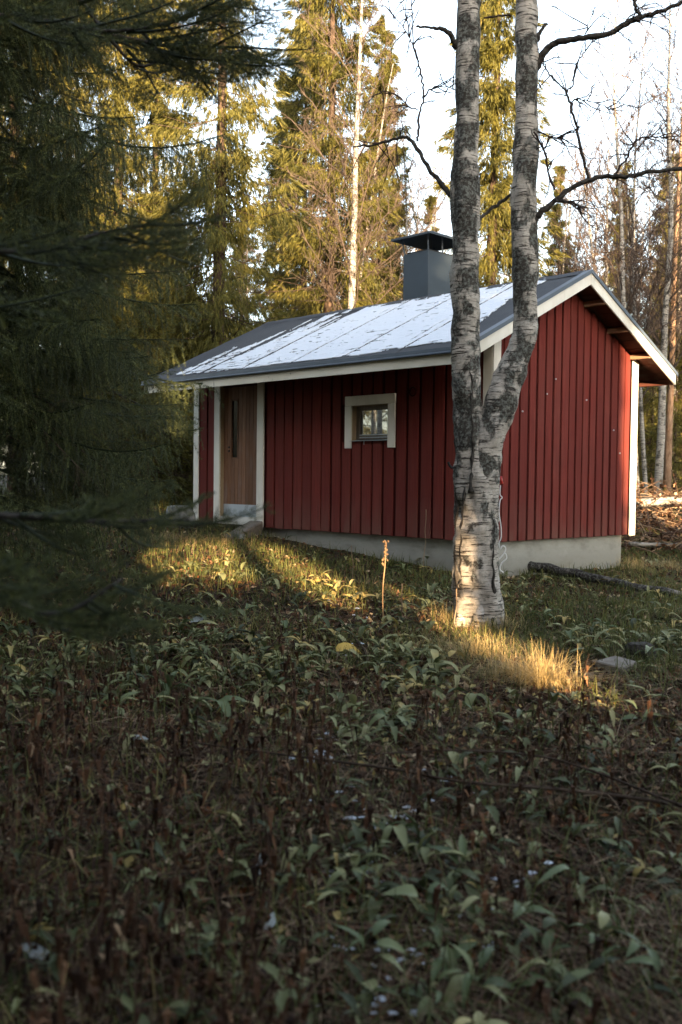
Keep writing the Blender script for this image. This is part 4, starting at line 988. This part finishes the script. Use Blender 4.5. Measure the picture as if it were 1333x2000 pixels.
x, y, z, r = scatter(130000, 2.2, 26, 2)
gd = fbm(x * .7, y * .7, 0, 91, 3); right = sm(x + .15 * (y - 6), -1.2, 2.2); far = sm(y, 4.2, 7.5)
keep = r.random(len(x)) < np.clip(.10 + .9 * far * (.25 + .75 * right) * sm(gd, .33, .55) + .8 * far * sm(y, 8.5, 11.5) * sm(fbm(x * 1.7, y * 1.7, 0, 101, 3), .30, .62), 0, 1)
x, y, z = x[keep], y[keep], z[keep]; n = len(x)
g1 = blades('grass', x, y, z, r, r.uniform(.06, .22, n), r.uniform(.0016, .0034, n) * (1 + y * .06), M['grass'], np.clip(.30 + .35 * (fbm(x * 1.6, y * 1.6, 0, 93, 3) - .5) * 2 + r.normal(0, .2, n), 0, 1), .8)
tag(g1, 'thin green and yellowing grass between the tree and the cabin', 'grass', kind='stuff')
x, y, z, r = scatter(26000, 1.8, 13, 6); n = len(x); kp = r.random(n) < .35 + .65 * sm(fbm(x * 1.1, y * 1.1, 0, 97, 3), .4, .6); x, y, z = x[kp], y[kp], z[kp]; n = len(x)
o = blades('dry_grass', x, y, z + .01, r, r.uniform(.05, .17, n), r.uniform(.0008, .0017, n) * (1 + y * .05), M['stalk'], np.clip(r.normal(.62, .27, n), 0, 1), 2.6, 4)
tag(o, 'dry bent strands of old grass matted over the litter', 'dry grass', kind='stuff')
# golden tufts at the foot of the birch, by the door and right of the cabin
def tuft(px, py, n, h, spread, seed, label):
    p = gat(px, py); r = np.random.default_rng(seed); a = r.random(n) * 6.28; q = np.abs(r.normal(0, spread, n))
    xx, yy = np.cos(a) * q, np.sin(a) * q
    zz = ground(xx + p.x, yy + p.y)
    ob = blades('grass_tuft', xx + p.x, yy + p.y, zz, r, r.uniform(.35, 1.0, n) * h, r.uniform(.0010, .0024, n), M['straw'], r.random(n), 1.1, 5)
    return tag(ob, label, 'grass tuft', None, 'stuff')
tuft(935, 1290, 900, .26, .22, 1, 'golden straw tuft at the left foot of the twin birch')
tuft(1060, 1345, 600, .36, .12, 2, 'upright golden straw tuft right of the birch foot')
tuft(1000, 1325, 700, .20, .20, 3, 'low golden straw tuft between the birch foot and the upright tuft')
tuft(945, 1236, 420, .20, .16, 14, 'straw grass hiding the middle of the birch foot')
tuft(985, 1228, 300, .18, .10, 15, 'straw grass hiding the right edge of the birch foot')
tuft(885, 1215, 400, .24, .14, 4, 'thin straw tuft against the left side of the birch base')
tuft(430, 1062, 700, .20, .5, 5, 'sunlit yellow grass in front of the cabin door')
tuft(320, 1058, 600, .22, .5, 6, 'sunlit yellow grass left of the cabin corner post')
tuft(1240, 1112, 400, .26, .25, 7, 'yellow grass at the right end of the concrete foundation')
tuft(1310, 1110, 400, .22, .3, 8, 'yellow grass at the right edge beside the brush pile')

# broad-leaved plants: mass of them as ground cover, the nearest ones as things with leaves of their own
def leaf_verts(l, w, curl, fold, seed):
    """a pointed leaf along +X, 2 x 5 grid with a fold along the midrib and a droop"""
    r = np.random.default_rng(seed); m = 6; V = []
    for i in range(m + 1):
        t = i / m; ww = w * (math.sin(math.pi * min(1, t * .93 + .05)) ** .8) * (1.12 - .35 * t); zz = l * (.35 * t - curl * t * t)
        wav = .10 * w * math.sin(i * 2.1 + seed)
        V += [(l * t, -ww, zz + fold * ww + wav), (l * t, 0, zz), (l * t, ww, zz + fold * ww - wav)]
    F = [q for i in range(m) for q in ((3 * i, 3 * i + 1, 3 * i + 4, 3 * i + 3), (3 * i + 1, 3 * i + 2, 3 * i + 5, 3 * i + 4))]
    return np.array(V), np.array(F)
LV = [leaf_verts(1, w, c, f, k) for k, (w, c, f) in enumerate([(.15, .60, .6), (.19, .80, .4), (.13, .45, .7), (.21, .95, .4), (.17, 1.15, .5)])]
x, y, z, r = scatter(7500, 2.3, 15, 4)
cl = fbm(x * .75, y * .75, 0, 95, 3); right = sm(x + .10 * (y - 3), -1.2, .9)
pr = np.where(y > 4.7, .07 + .40 * sm(cl, .46, .62), sm(cl, .50, .62) * (.06 + .38 * right) * (1 - .85 * (y > 3.5)) + .035) * (1 - .55 * sm(y, 10, 13))
keep = (r.random(len(x)) < pr) & ~((x > .75) & (x < 1.75) & (y > 5.6) & (y < 8.6)); x, y, z = x[keep], y[keep], z[keep]
g = Geo()
for i in range(len(x)):
    nl = int(r.integers(2, 6)); a0 = r.random() * 6.28; dry = np.clip(r.normal(.40, .27) + .18 * (y[i] > 5) - .12 * (x[i] < -.5), 0, 1)
    for k in range(nl):
        V, F = LV[int(r.integers(5))]; l = r.uniform(.035, .12) * (1 + .35 * (y[i] > 5)); a = a0 + k * 6.28 / nl + r.normal(0, .3); e = r.normal(.25, .35); c, s = math.cos(a), math.sin(a); ce, se = math.cos(e), math.sin(e)
        U = V * np.array([l, l, l]); U = np.stack([U[:, 0] * ce - U[:, 2] * se, U[:, 1], U[:, 0] * se + U[:, 2] * ce], 1)
        U = np.stack([U[:, 0] * c - U[:, 1] * s, U[:, 0] * s + U[:, 1] * c, U[:, 2]], 1) + (x[i], y[i], z[i] + r.uniform(.01, .09))
        g.add(U, F, None, var=np.clip(dry + r.normal(0, .12), 0, 1))
o = link('broad_leaf_cover', g.mesh('broad_leaf_cover', M['leafg'], True)); tag(o, 'low broad-leaved plants spread through the clearing', 'ground cover', kind='stuff')

LEAFM = [mk_mesh('leaf', V, F, M['leafo'], smooth=True) for V, F in LV]
YLEAFM = [mk_mesh('leaf', V, F, M['leafg'], smooth=True, var=np.full(len(V), .97)) for V, F in LV]
def plant(px, py, n, l, seed, label, group=None, mats=None, up=.25, name='leafy_plant'):
    r = random.Random(seed); p = gat(px, py); t = thing(name, label, 'plant', (p.x, p.y, p.z), 0, group)
    for k in range(n):
        a = k * 6.28 / n + r.gauss(0, .35); st = r.uniform(.02, .11)
        ll = l * r.uniform(.7, 1.2)
        link('leaf', (mats or LEAFM)[r.randrange(5)], t, (math.cos(a) * .02, math.sin(a) * .02, st), (r.gauss(0, .3), -r.gauss(up, .3), a), ll)
    return t
spots = [(905, 1740, 7, .13), (825, 1800, 6, .12), (1130, 1760, 4, .13), (930, 1965, 7, .11), (1060, 1905, 6, .10), (1170, 1890, 6, .10), (770, 1660, 5, .11), (960, 1690, 6, .10), (860, 1900, 6, .11), (1240, 1905, 6, .10),
         (1010, 1600, 5, .07), (1310, 1730, 5, .10), (930, 1840, 5, .10), (720, 1900, 5, .09), (1090, 1985, 6, .10), (840, 1985, 6, .10), (1010, 1820, 5, .10), (1200, 1700, 4, .09), (690, 1730, 4, .09), (1290, 1960, 5, .10)]
for i, (px, py, n, l) in enumerate(spots):
    plant(px, py, n, l * .88, i, 'broad green leafy plant among the dark litter at the bottom right', 'leafy plants at the bottom right')
for i, (px, py, n, l) in enumerate([(660, 1165, 8, .17), (700, 1180, 6, .15), (620, 1150, 7, .15)]):
    plant(px, py, n, l, 50 + i, ['pale yellow leafy plant in front of the foundation, middle of its row', 'pale yellow leafy plant nearest the tall dry stalk', 'pale yellow leafy plant farthest left below the window'][i], 'pale yellow plants below the window', YLEAFM, .5)
for i, (px, py, n, l) in enumerate([(380, 1240, 6, .15), (330, 1370, 6, .15), (420, 1400, 5, .14), (560, 1250, 6, .14), (870, 1390, 6, .14), (760, 1430, 5, .14), (1060, 1220, 6, .14), (1110, 1260, 5, .14), (1270, 1300, 6, .14), (480, 1215, 5, .13), (540, 1370, 5, .12), (230, 1400, 5, .12), (1180, 1240, 5, .13), (840, 1110, 6, .16), (790, 1120, 6, .15), (1010, 1440, 5, .12), (1250, 1420, 5, .12), (660, 1460, 5, .12)]):
    plant(px, py, n, l, 80 + i, 'green broad-leaved plant in the middle of the clearing', 'leafy plants in the middle of the clearing')

# dead stalks with shrivelled hanging leaves
def dead_stalks(px_list, seed, hmul=1.0):
    r = random.Random(seed); g = Geo(); gl = Geo()
    for x, y, h in px_list:
        z = gz(x, y); k_ = .9 if r.random() < .4 else .14; d = np.array([r.gauss(0, k_), r.gauss(0, k_), 1.0]); P = [np.array([x, y, z - .02])]
        for s in range(5): d = d + np.array([r.gauss(0, .06), r.gauss(0, .06), 0]); P.append(P[-1] + d / np.linalg.norm(d) * h / 5)
        g.tube(P, np.linspace(.0034, .0014, 6), 4, cap=False, var=r.random() * .7)
        for k in range(int(h * 34)):
            f = r.uniform(.15, 1); i = min(int(f * 5), 4); p = P[i] + (P[i + 1] - P[i]) * (f * 5 - i); a = r.uniform(0, 6.28); l = r.uniform(.025, .07)
            o = np.array([math.cos(a), math.sin(a), 0]); q = p + o * l * .35 + (0, 0, -.1 * l); e = q + o * l * .15 + np.array([r.gauss(0, .01), r.gauss(0, .01), -l]); s = np.array([-o[1], o[0], 0]) * l * .16
            gl.add([p, q + s, q - s + o * .004, e], [(0, 1, 3, 2)], None, var=min(1, max(0, r.gauss(.32, .22))))
    return g, gl
r_ = np.random.default_rng(21); pts = []
for _ in range(760):
    y = 1.75 * (6.2 / 1.75) ** r_.random(); x = (r_.random() * 2 - 1) * (.37 * y + .2); w = .22 + .78 * sm(-x - .02 * y, -.3, .5)
    if 3.3 < y < 4.9: w = max(w, .95)
    if y > 4.9: w *= .5
    if r_.random() < w: pts.append((x, y, r_.uniform(.14, .50) * (1.0 if x < 0 else .7)))
g, gl = dead_stalks(pts, 22)
o = link('dead_stalk_cover', g.mesh('dead_stalk_cover', M['stalk'])); tag(o, 'thin dead brown stalks standing across the dark foreground', 'dead stalks', kind='stuff')
o = link('shrivelled_leaf_cover', gl.mesh('shrivelled_leaf_cover', M['dead'])); tag(o, 'shrivelled brown leaves hanging on the dead stalks', 'dead leaves', kind='stuff')
# litter of thin twigs
r_ = random.Random(31); g = Geo()
for _ in range(1500):
    y = 1.8 * (16 / 1.8) ** r_.random(); x = (r_.random() * 2 - 1) * (.38 * y + .3)
    if in_cabin(np.array([x]), np.array([y]))[0]: continue
    a = r_.uniform(0, 6.28); l = r_.uniform(.06, .35); z = gz(x, y) + r_.uniform(.005, .05); c, s = math.cos(a), math.sin(a)
    g.tube([(x, y, z), (x + c * l * .5, y + s * l * .5, z + r_.gauss(.01, .015)), (x + c * l, y + s * l, z + r_.gauss(0, .02))], [.0028, .0024, .0012], 3, cap=False, var=r_.random())
o = link('twig_litter', g.mesh('twig_litter', M['stalk'])); tag(o, 'fine broken twigs lying over the ground', 'twigs', kind='stuff')
# snow crumbs left on the ground
r_ = np.random.default_rng(33); g = Geo()
for cx, cy, n, sp in ((620, 1490, 22, 26), (660, 1450, 10, 20), (740, 1590, 24, 60), (760, 1880, 18, 50), (700, 1700, 10, 60), (660, 1210, 6, 50), (900, 1800, 12, 90), (980, 1700, 8, 60), (850, 1520, 8, 50), (700, 1270, 5, 40), (730, 1980, 10, 60)):
    for _ in range(n):
        p = gat(cx + r_.normal(0, sp), min(1995, cy + r_.normal(0, sp * .5))); m = 7; s = r_.uniform(.004, .018) * (.6 + p.y * .14)
        a = np.arange(m) * 6.28 / m; rr = s * r_.uniform(.5, 1.3, m); V = [(p.x + math.cos(t) * q * 1.5, p.y + math.sin(t) * q, p.z + .022) for t, q in zip(a, rr)] + [(p.x, p.y, p.z + .022 + s * .5)]
        g.add(V, None, [(i, (i + 1) % m, m) for i in range(m)])
o = link('snow', g.mesh('snow', M['snow'], True)); tag(o, 'small crumbs of old snow between the leaves', 'snow', kind='stuff')

relabel('leafy plants at the bottom right', 'green leafy plant at the bottom right of the view, %s')
relabel('leafy plants in the middle of the clearing', 'green leafy plant in the middle of the clearing, %s')
# ------------------------------------------------------------------ single things
def log_between(name, label, cat, p0, p1, r0, r1, mat, seed, group=None, sag=0.0, n=14, sides=12):
    p0, p1 = np.array(p0), np.array(p1); t = thing(name, label, cat, tuple(p0), 0, group)
    u = np.linspace(0, 1, n)[:, None]; P = (p1 - p0) * u; P[:, 2] += sag * np.sin(u[:, 0] * 3.14); rr = np.random.default_rng(seed); P[1:-1] += rr.normal(0, r0 * .12, P[1:-1].shape)
    g = Geo(); g.tube(P, np.linspace(r0, r1, n), sides, rough=.22, seed=seed, fs=9); link('stem', g.mesh('stem', mat, True), t); return t
a, b = gat(975, 1112), gat(1330, 1176)
log_between('fallen_log', 'fallen birch pole lying in the grass in front of the concrete foundation', 'log', (a.x, a.y, a.z + .13), (b.x, b.y, b.z + .08), .074, .040, M['logbark'], 4)
for k, (x0, y0, x1, y1, d0, d1, rr, lab, m) in enumerate([(1195, 986, 1420, 972, 19, 19.6, .085, 'lower pale fallen trunk on the brush pile right of the cabin', 'birchf'), (1200, 964, 1380, 990, 21, 19.5, .075, 'upper dark fallen trunk leaning across the brush pile', 'limb'), (1230, 1062, 1400, 1066, 16.5, 17.2, .035, 'thin grey pole low on the brush pile', 'birchf')]):
    p0, p1 = at(x0, y0, d0), at(x1, y1, d1)
    log_between('fallen_log', lab, 'log', p0, p1, rr, rr * .8, M[m], 30 + k)
r_ = random.Random(44); g = Geo(); gl = Geo()                     # brush pile
for _ in range(420):
    y = r_.uniform(16.5, 22); px = r_.uniform(1225, 1420); x = X(px, y); z = gz(x, y); h = max(.05, .75 * r_.random() * min(1, (y - 15.6) / 3))
    a = r_.uniform(0, 6.28); l = r_.uniform(.3, 1.1); d = np.array([math.cos(a), math.sin(a), r_.gauss(.05, .3)]); p = np.array([x, y, z + h])
    q = [p, p + d * l * .5 + (0, 0, .06), p + d * l]; g.tube(q, [.010, .008, .003], 4, cap=False, var=min(1, max(0, r_.gauss(.6, .3))))
    for k in range(5):
        c = p + d * l * r_.random(); s = np.array([r_.gauss(0, .03) for _ in range(3)]); u = np.array([r_.gauss(0, .03) for _ in range(3)]); gl.add([c, c + s, c + s + u, c + u], [(0, 1, 2, 3)], None, var=min(1, max(0, r_.gauss(.5, .25))))
o = link('brush_pile', g.mesh('brush_pile', M['stalk'])); tag(o, 'tangled brush pile of cut branches right of the cabin', 'brush pile', kind='stuff')
o = link('brush_leaves', gl.mesh('brush_leaves', M['dead'])); tag(o, 'withered leaves caught in the brush pile right of the cabin', 'dead leaves', kind='stuff')

def rock(name, label, cat, p, sx, sy, sz, mat, seed, rz_=0, facets=.35):
    bm = bmesh.new(); bmesh.ops.create_icosphere(bm, subdivisions=3, radius=1); V = np.array([v.co[:] for v in bm.verts])
    d = 1 + facets * 2 * (fbm(V[:, 0] * 1.1 + seed, V[:, 1] * 1.1, V[:, 2] * 1.1, seed, 3) - .5); V = np.clip(V * d[:, None], -.85, .85) * (sx, sy, sz)
    F = np.array([[v.index for v in f.verts] for f in bm.faces]); bm.free()
    o = link(name, mk_mesh(name, V, F, mat, smooth=False), None, p, (0, 0, rz_)); return tag(o, label, cat)
def near_wall(px, py, off): 
    r = ray(px, py); k = (CX * CB[0] + CY * CB[1] - off) / (r.x * CB[0] + r.y * CB[1]); return Vector((0, 0, CAM_H)) + r * k
# the old squared timber that serves as door step, with a bluish stone under its end
p = near_wall(480, 1034, .34); t = thing('timber_step', 'weathered squared timber lying as a step before the door', 'step', (p.x, p.y, p.z - .03), TH)
bevel_box('block', M['oldwood'], t, -.42, .30, -.16, .15, -.13, .07, .02, cut=lambda c: (c.x, c.y + c.x * .35, c.z + c.x * .28))
p = near_wall(470, 1052, .68); rock('stone', 'small bluish stone under the end of the timber step', 'stone', (p.x, p.y, p.z - .02), .10, .09, .10, M['stone'], 3)
p = near_wall(452, 1050, .62); rock('stone', 'broken pale stone left of the bluish stone at the timber step', 'stone', (p.x, p.y, p.z - .06), .08, .10, .10, M['oldwood'], 8)
p = gat(352, 1030); rock('rock', 'grey angular rock beside the left corner post of the cabin', 'rock', (p.x, p.y, p.z + .12), .26, .20, .26, M['stone'], 5, .4)
p = gat(1250, 1292); rock('rock', 'dark rounded rock in the grass behind the cut wood block', 'rock', (p.x, p.y, p.z + .05), .12, .10, .10, M['limb'], 6)
p = gat(1205, 1312); t = thing('wood_block', 'cracked grey wood block lying in the grass at the right', 'wood block', (p.x, p.y, p.z - .035), .75); t.rotation_euler = (.10, -.08, .75)
bevel_box('block', M['oldwood'], t, -.11, .11, -.09, .09, -.04, .11, .008, cut=lambda c: (c.x, c.y * (1.1 - c.x), c.z))
# white cord with its red plug, hanging beside the trunk on the gable
def px_pts(L, y): return [at(px, py, y) for px, py in L]
t = thing('cord', 'white cord hanging in loops behind the right side of the birch trunk', 'cord', at(977, 1110, 8.75)); T = np.array(at(977, 1110, 8.75))
g = Geo(); g.tube(smooth_path(px_pts([(978, 948), (977, 965), (981, 972), (977, 978), (975, 1000), (979, 1030), (979, 1050), (975, 1062), (978, 1072), (982, 1066), (988, 1070), (985, 1080), (976, 1092), (986, 1080), (990, 1090), (980, 1100), (977, 1112), (984, 1118)], 8.75), 5) - T, .0052, 5); link('line', g.mesh('line', M['cord'], True), t)
g = Geo(); g.tube(np.array(px_pts([(979, 930), (980, 945)], 8.75)) - T, [.008, .016], 8); link('plug', g.mesh('plug', M['red'], True), t)
t = thing('hook', 'small dark hook on the left side of the birch trunk', 'hook', at(884, 908, 8.42)); T = np.array(at(884, 908, 8.42))
g = Geo(); g.tube(smooth_path(px_pts([(890, 912), (883, 913), (878, 908), (876, 902)], 8.42), 4) - T, .012, 6); link('iron', g.mesh('iron', M['dark'], True), t)
# tall dry stalks standing in front of the wall
def stalk(px, y0, y1, lean, label, seed, head=True, w=.006):
    p = gat(px, y0); q = at(px + lean, y1, p.y); r = random.Random(seed); t = thing('dry_stalk', label, 'dry stalk', p, 0, 'tall dry stalks before the wall'); D = np.array(q) - np.array(p)
    P = [D * u + np.array([r.gauss(0, .006), r.gauss(0, .006), 0]) for u in np.linspace(0, 1, 7)]; g = Geo(); g.tube(smooth_path(P, 3), w, 5, var=.9); link('stem', g.mesh('stem', M['seed'] if head else M['stalk'], True), t)
    if head:
        g = Geo()
        for k in range(34):
            u = r.uniform(.66, 1.02); c = D * u + np.array([r.gauss(0, .012), r.gauss(0, .012), 0]); s = r.uniform(.005, .011)
            g.add([c + (s, 0, 0), c + (-s, 0, 0), c + (0, s, 0), c + (0, -s, 0), c + (0, 0, s * 1.4), c + (0, 0, -s * 1.4)], None, [(0, 2, 4), (2, 1, 4), (1, 3, 4), (3, 0, 4), (2, 0, 5), (1, 2, 5), (3, 1, 5), (0, 3, 5)])
        o = link('seed_head', g.mesh('seed_head', M['seed']), t); o['kind'] = 'stuff'
stalk(747, 1212, 1058, 7, 'tall pale dry stalk with a fluffy seed head in front of the foundation', 1)
stalk(784, 1210, 1140, 3, 'short brown dry stalk right of the tall pale one', 2, False)
stalk(828, 1120, 995, 4, 'thin dark stem against the red wall left of the birch', 3, False, .004)
stalk(690, 1130, 1065, -3, 'thin pale stem in front of the foundation below the window', 4, False, .004)
stalk(885, 1240, 1150, 8, 'pale leaning stem beside the left foot of the birch', 5, False, .005)
# thin fallen branches across the dark foreground
def fallen(L, rr, label, seed, lift=.05):
    P = [];
    for px, py in L: q = gat(px, py); P.append(Vector((q.x, q.y, q.z + lift)))
    P = smooth_path(P, 6); t = thing('fallen_branch', label, 'branch', P[0]); g = Geo(); g.tube(P - P[0], np.linspace(rr * .5, rr, len(P)), 7, rough=.25, seed=seed, fs=20); link('stem', g.mesh('stem', M['pinebark'] if rr == .011 else M['barkb'], True), t)
    g = Geo(); r = random.Random(seed); twigs(g, P - P[0], rr * .5, r, 0, .35, .1, .7, 0, 9); o = link('side_twigs', g.mesh('side_twigs', M['twig']), t); o['kind'] = 'stuff'
fallen([(350, 1490), (560, 1520), (760, 1548), (900, 1575), (1060, 1588), (1200, 1602), (1345, 1625)], .0085, 'long reddish fallen branch running to the right edge in the foreground', 1, .10)
fallen([(700, 1530), (880, 1520), (1040, 1530), (1150, 1560), (1345, 1640)], .006, 'thin dark fallen branch arching above the long reddish one', 2, .12)
fallen([(90, 1300), (250, 1285), (420, 1280), (560, 1275)], .022, 'half-buried grey pole in the leaves at the middle left', 3, .0)
fallen([(170, 1190), (215, 1235), (250, 1270)], .009, 'short pale stick under the left spruce branches', 4, .06)
fallen([(680, 1245), (710, 1280), (720, 1310)], .012, 'forked grey stick beside the big yellow leaf', 5, .05)
fallen([(0, 1350), (60, 1345), (130, 1352)], .012, 'grey stick at the left edge below the spruce branches', 6, .05)
# single fallen leaves that catch the eye
def one_leaf(px, py, l, mat, label, rot, tilt=.3, k=1, lift=.05):
    p = gat(px, py); V, F = LV[k]; o = link('fallen_leaf', mk_mesh('fallen_leaf', V * (l, l * 1.3, l), F, M[mat], smooth=True, var=np.full(len(V), .9)), None, (p.x, p.y, p.z + lift), (tilt, -.25, rot)); tag(o, label, 'fallen leaf')
one_leaf(655, 1285, .20, 'yellowleaf', 'large domed yellow leaf in the middle of the clearing', .1, .5, 3)
one_leaf(248, 1470, .10, 'paleleaf', 'pale silvery leaf lying flat at the left', .3, .5, 0)
one_leaf(495, 1740, .13, 'paleleaf', 'upright grey leaf standing in the dark foreground', 1.4, 1.0, 2)
one_leaf(515, 1850, .09, 'paleleaf', 'small pale grey leaf below the upright grey one', 1.2, .9, 2)
one_leaf(372, 1228, .17, 'paleleaf', 'silvery leaf in the litter left of the sunlit leaves', .2, .4, 1)
one_leaf(20, 1905, .13, 'paleleaf', 'pale crumpled leaf at the bottom left edge', .2, .3, 4)
one_leaf(960, 1820, .10, 'rust', 'small orange leaf among the green plants at the bottom', 2.6, .3, 1)
one_leaf(350, 1462, .07, 'rust', 'small orange leaf right of the pale silvery one', 1.6, .9, 4)
one_leaf(470, 1640, .14, 'leafg', 'long yellow-green leaf lying over the dark stalks', 2.5, .4, 2)
# rusty ferny clumps
def fern(px, py, n, l, label, seed):
    p = gat(px, py); r = random.Random(seed); g = Geo(); t = thing('dead_fern', label, 'fern', p, 0)
    for k in range(n):
        a = r.uniform(0, 6.28); d = np.array([math.cos(a), math.sin(a), 0]); ll = l * r.uniform(.6, 1.1); P = [d * ll * u + np.array([0, 0, ll * (.9 * u - .8 * u * u)]) for u in np.linspace(0, 1, 7)]
        g = Geo(); g.tube(P, .0018, 3, cap=False, var=.3)
        for i in range(1, 7):
            for u in (0, .5):
                c = np.array(P[i]) * (1 - u) + np.array(P[i - 1]) * u
                for s in (-1, 1):
                    w = np.array([-d[1], d[0], 0]) * s * ll * .22 * (1.1 - i / 7) + d * ll * .05 + (0, 0, -.25 * ll * .2); e = d * ll * .035; g.add([c, c + w * .5 + e, c + w, c + w * .5 - e], [(0, 1, 2, 3)], None, var=r.random())
        link('frond', g.mesh('frond', M['rust']), t)
fern(235, 1385, 9, .20, 'rust-brown dead fern at the left below the spruce branches', 1)
fern(150, 1270, 7, .18, 'rust-brown dead fern against the left spruce branches', 2)
fern(590, 1112, 6, .16, 'small red-orange fern in front of the foundation', 3)
fern(1260, 1395, 6, .14, 'small orange fern at the right edge', 4)
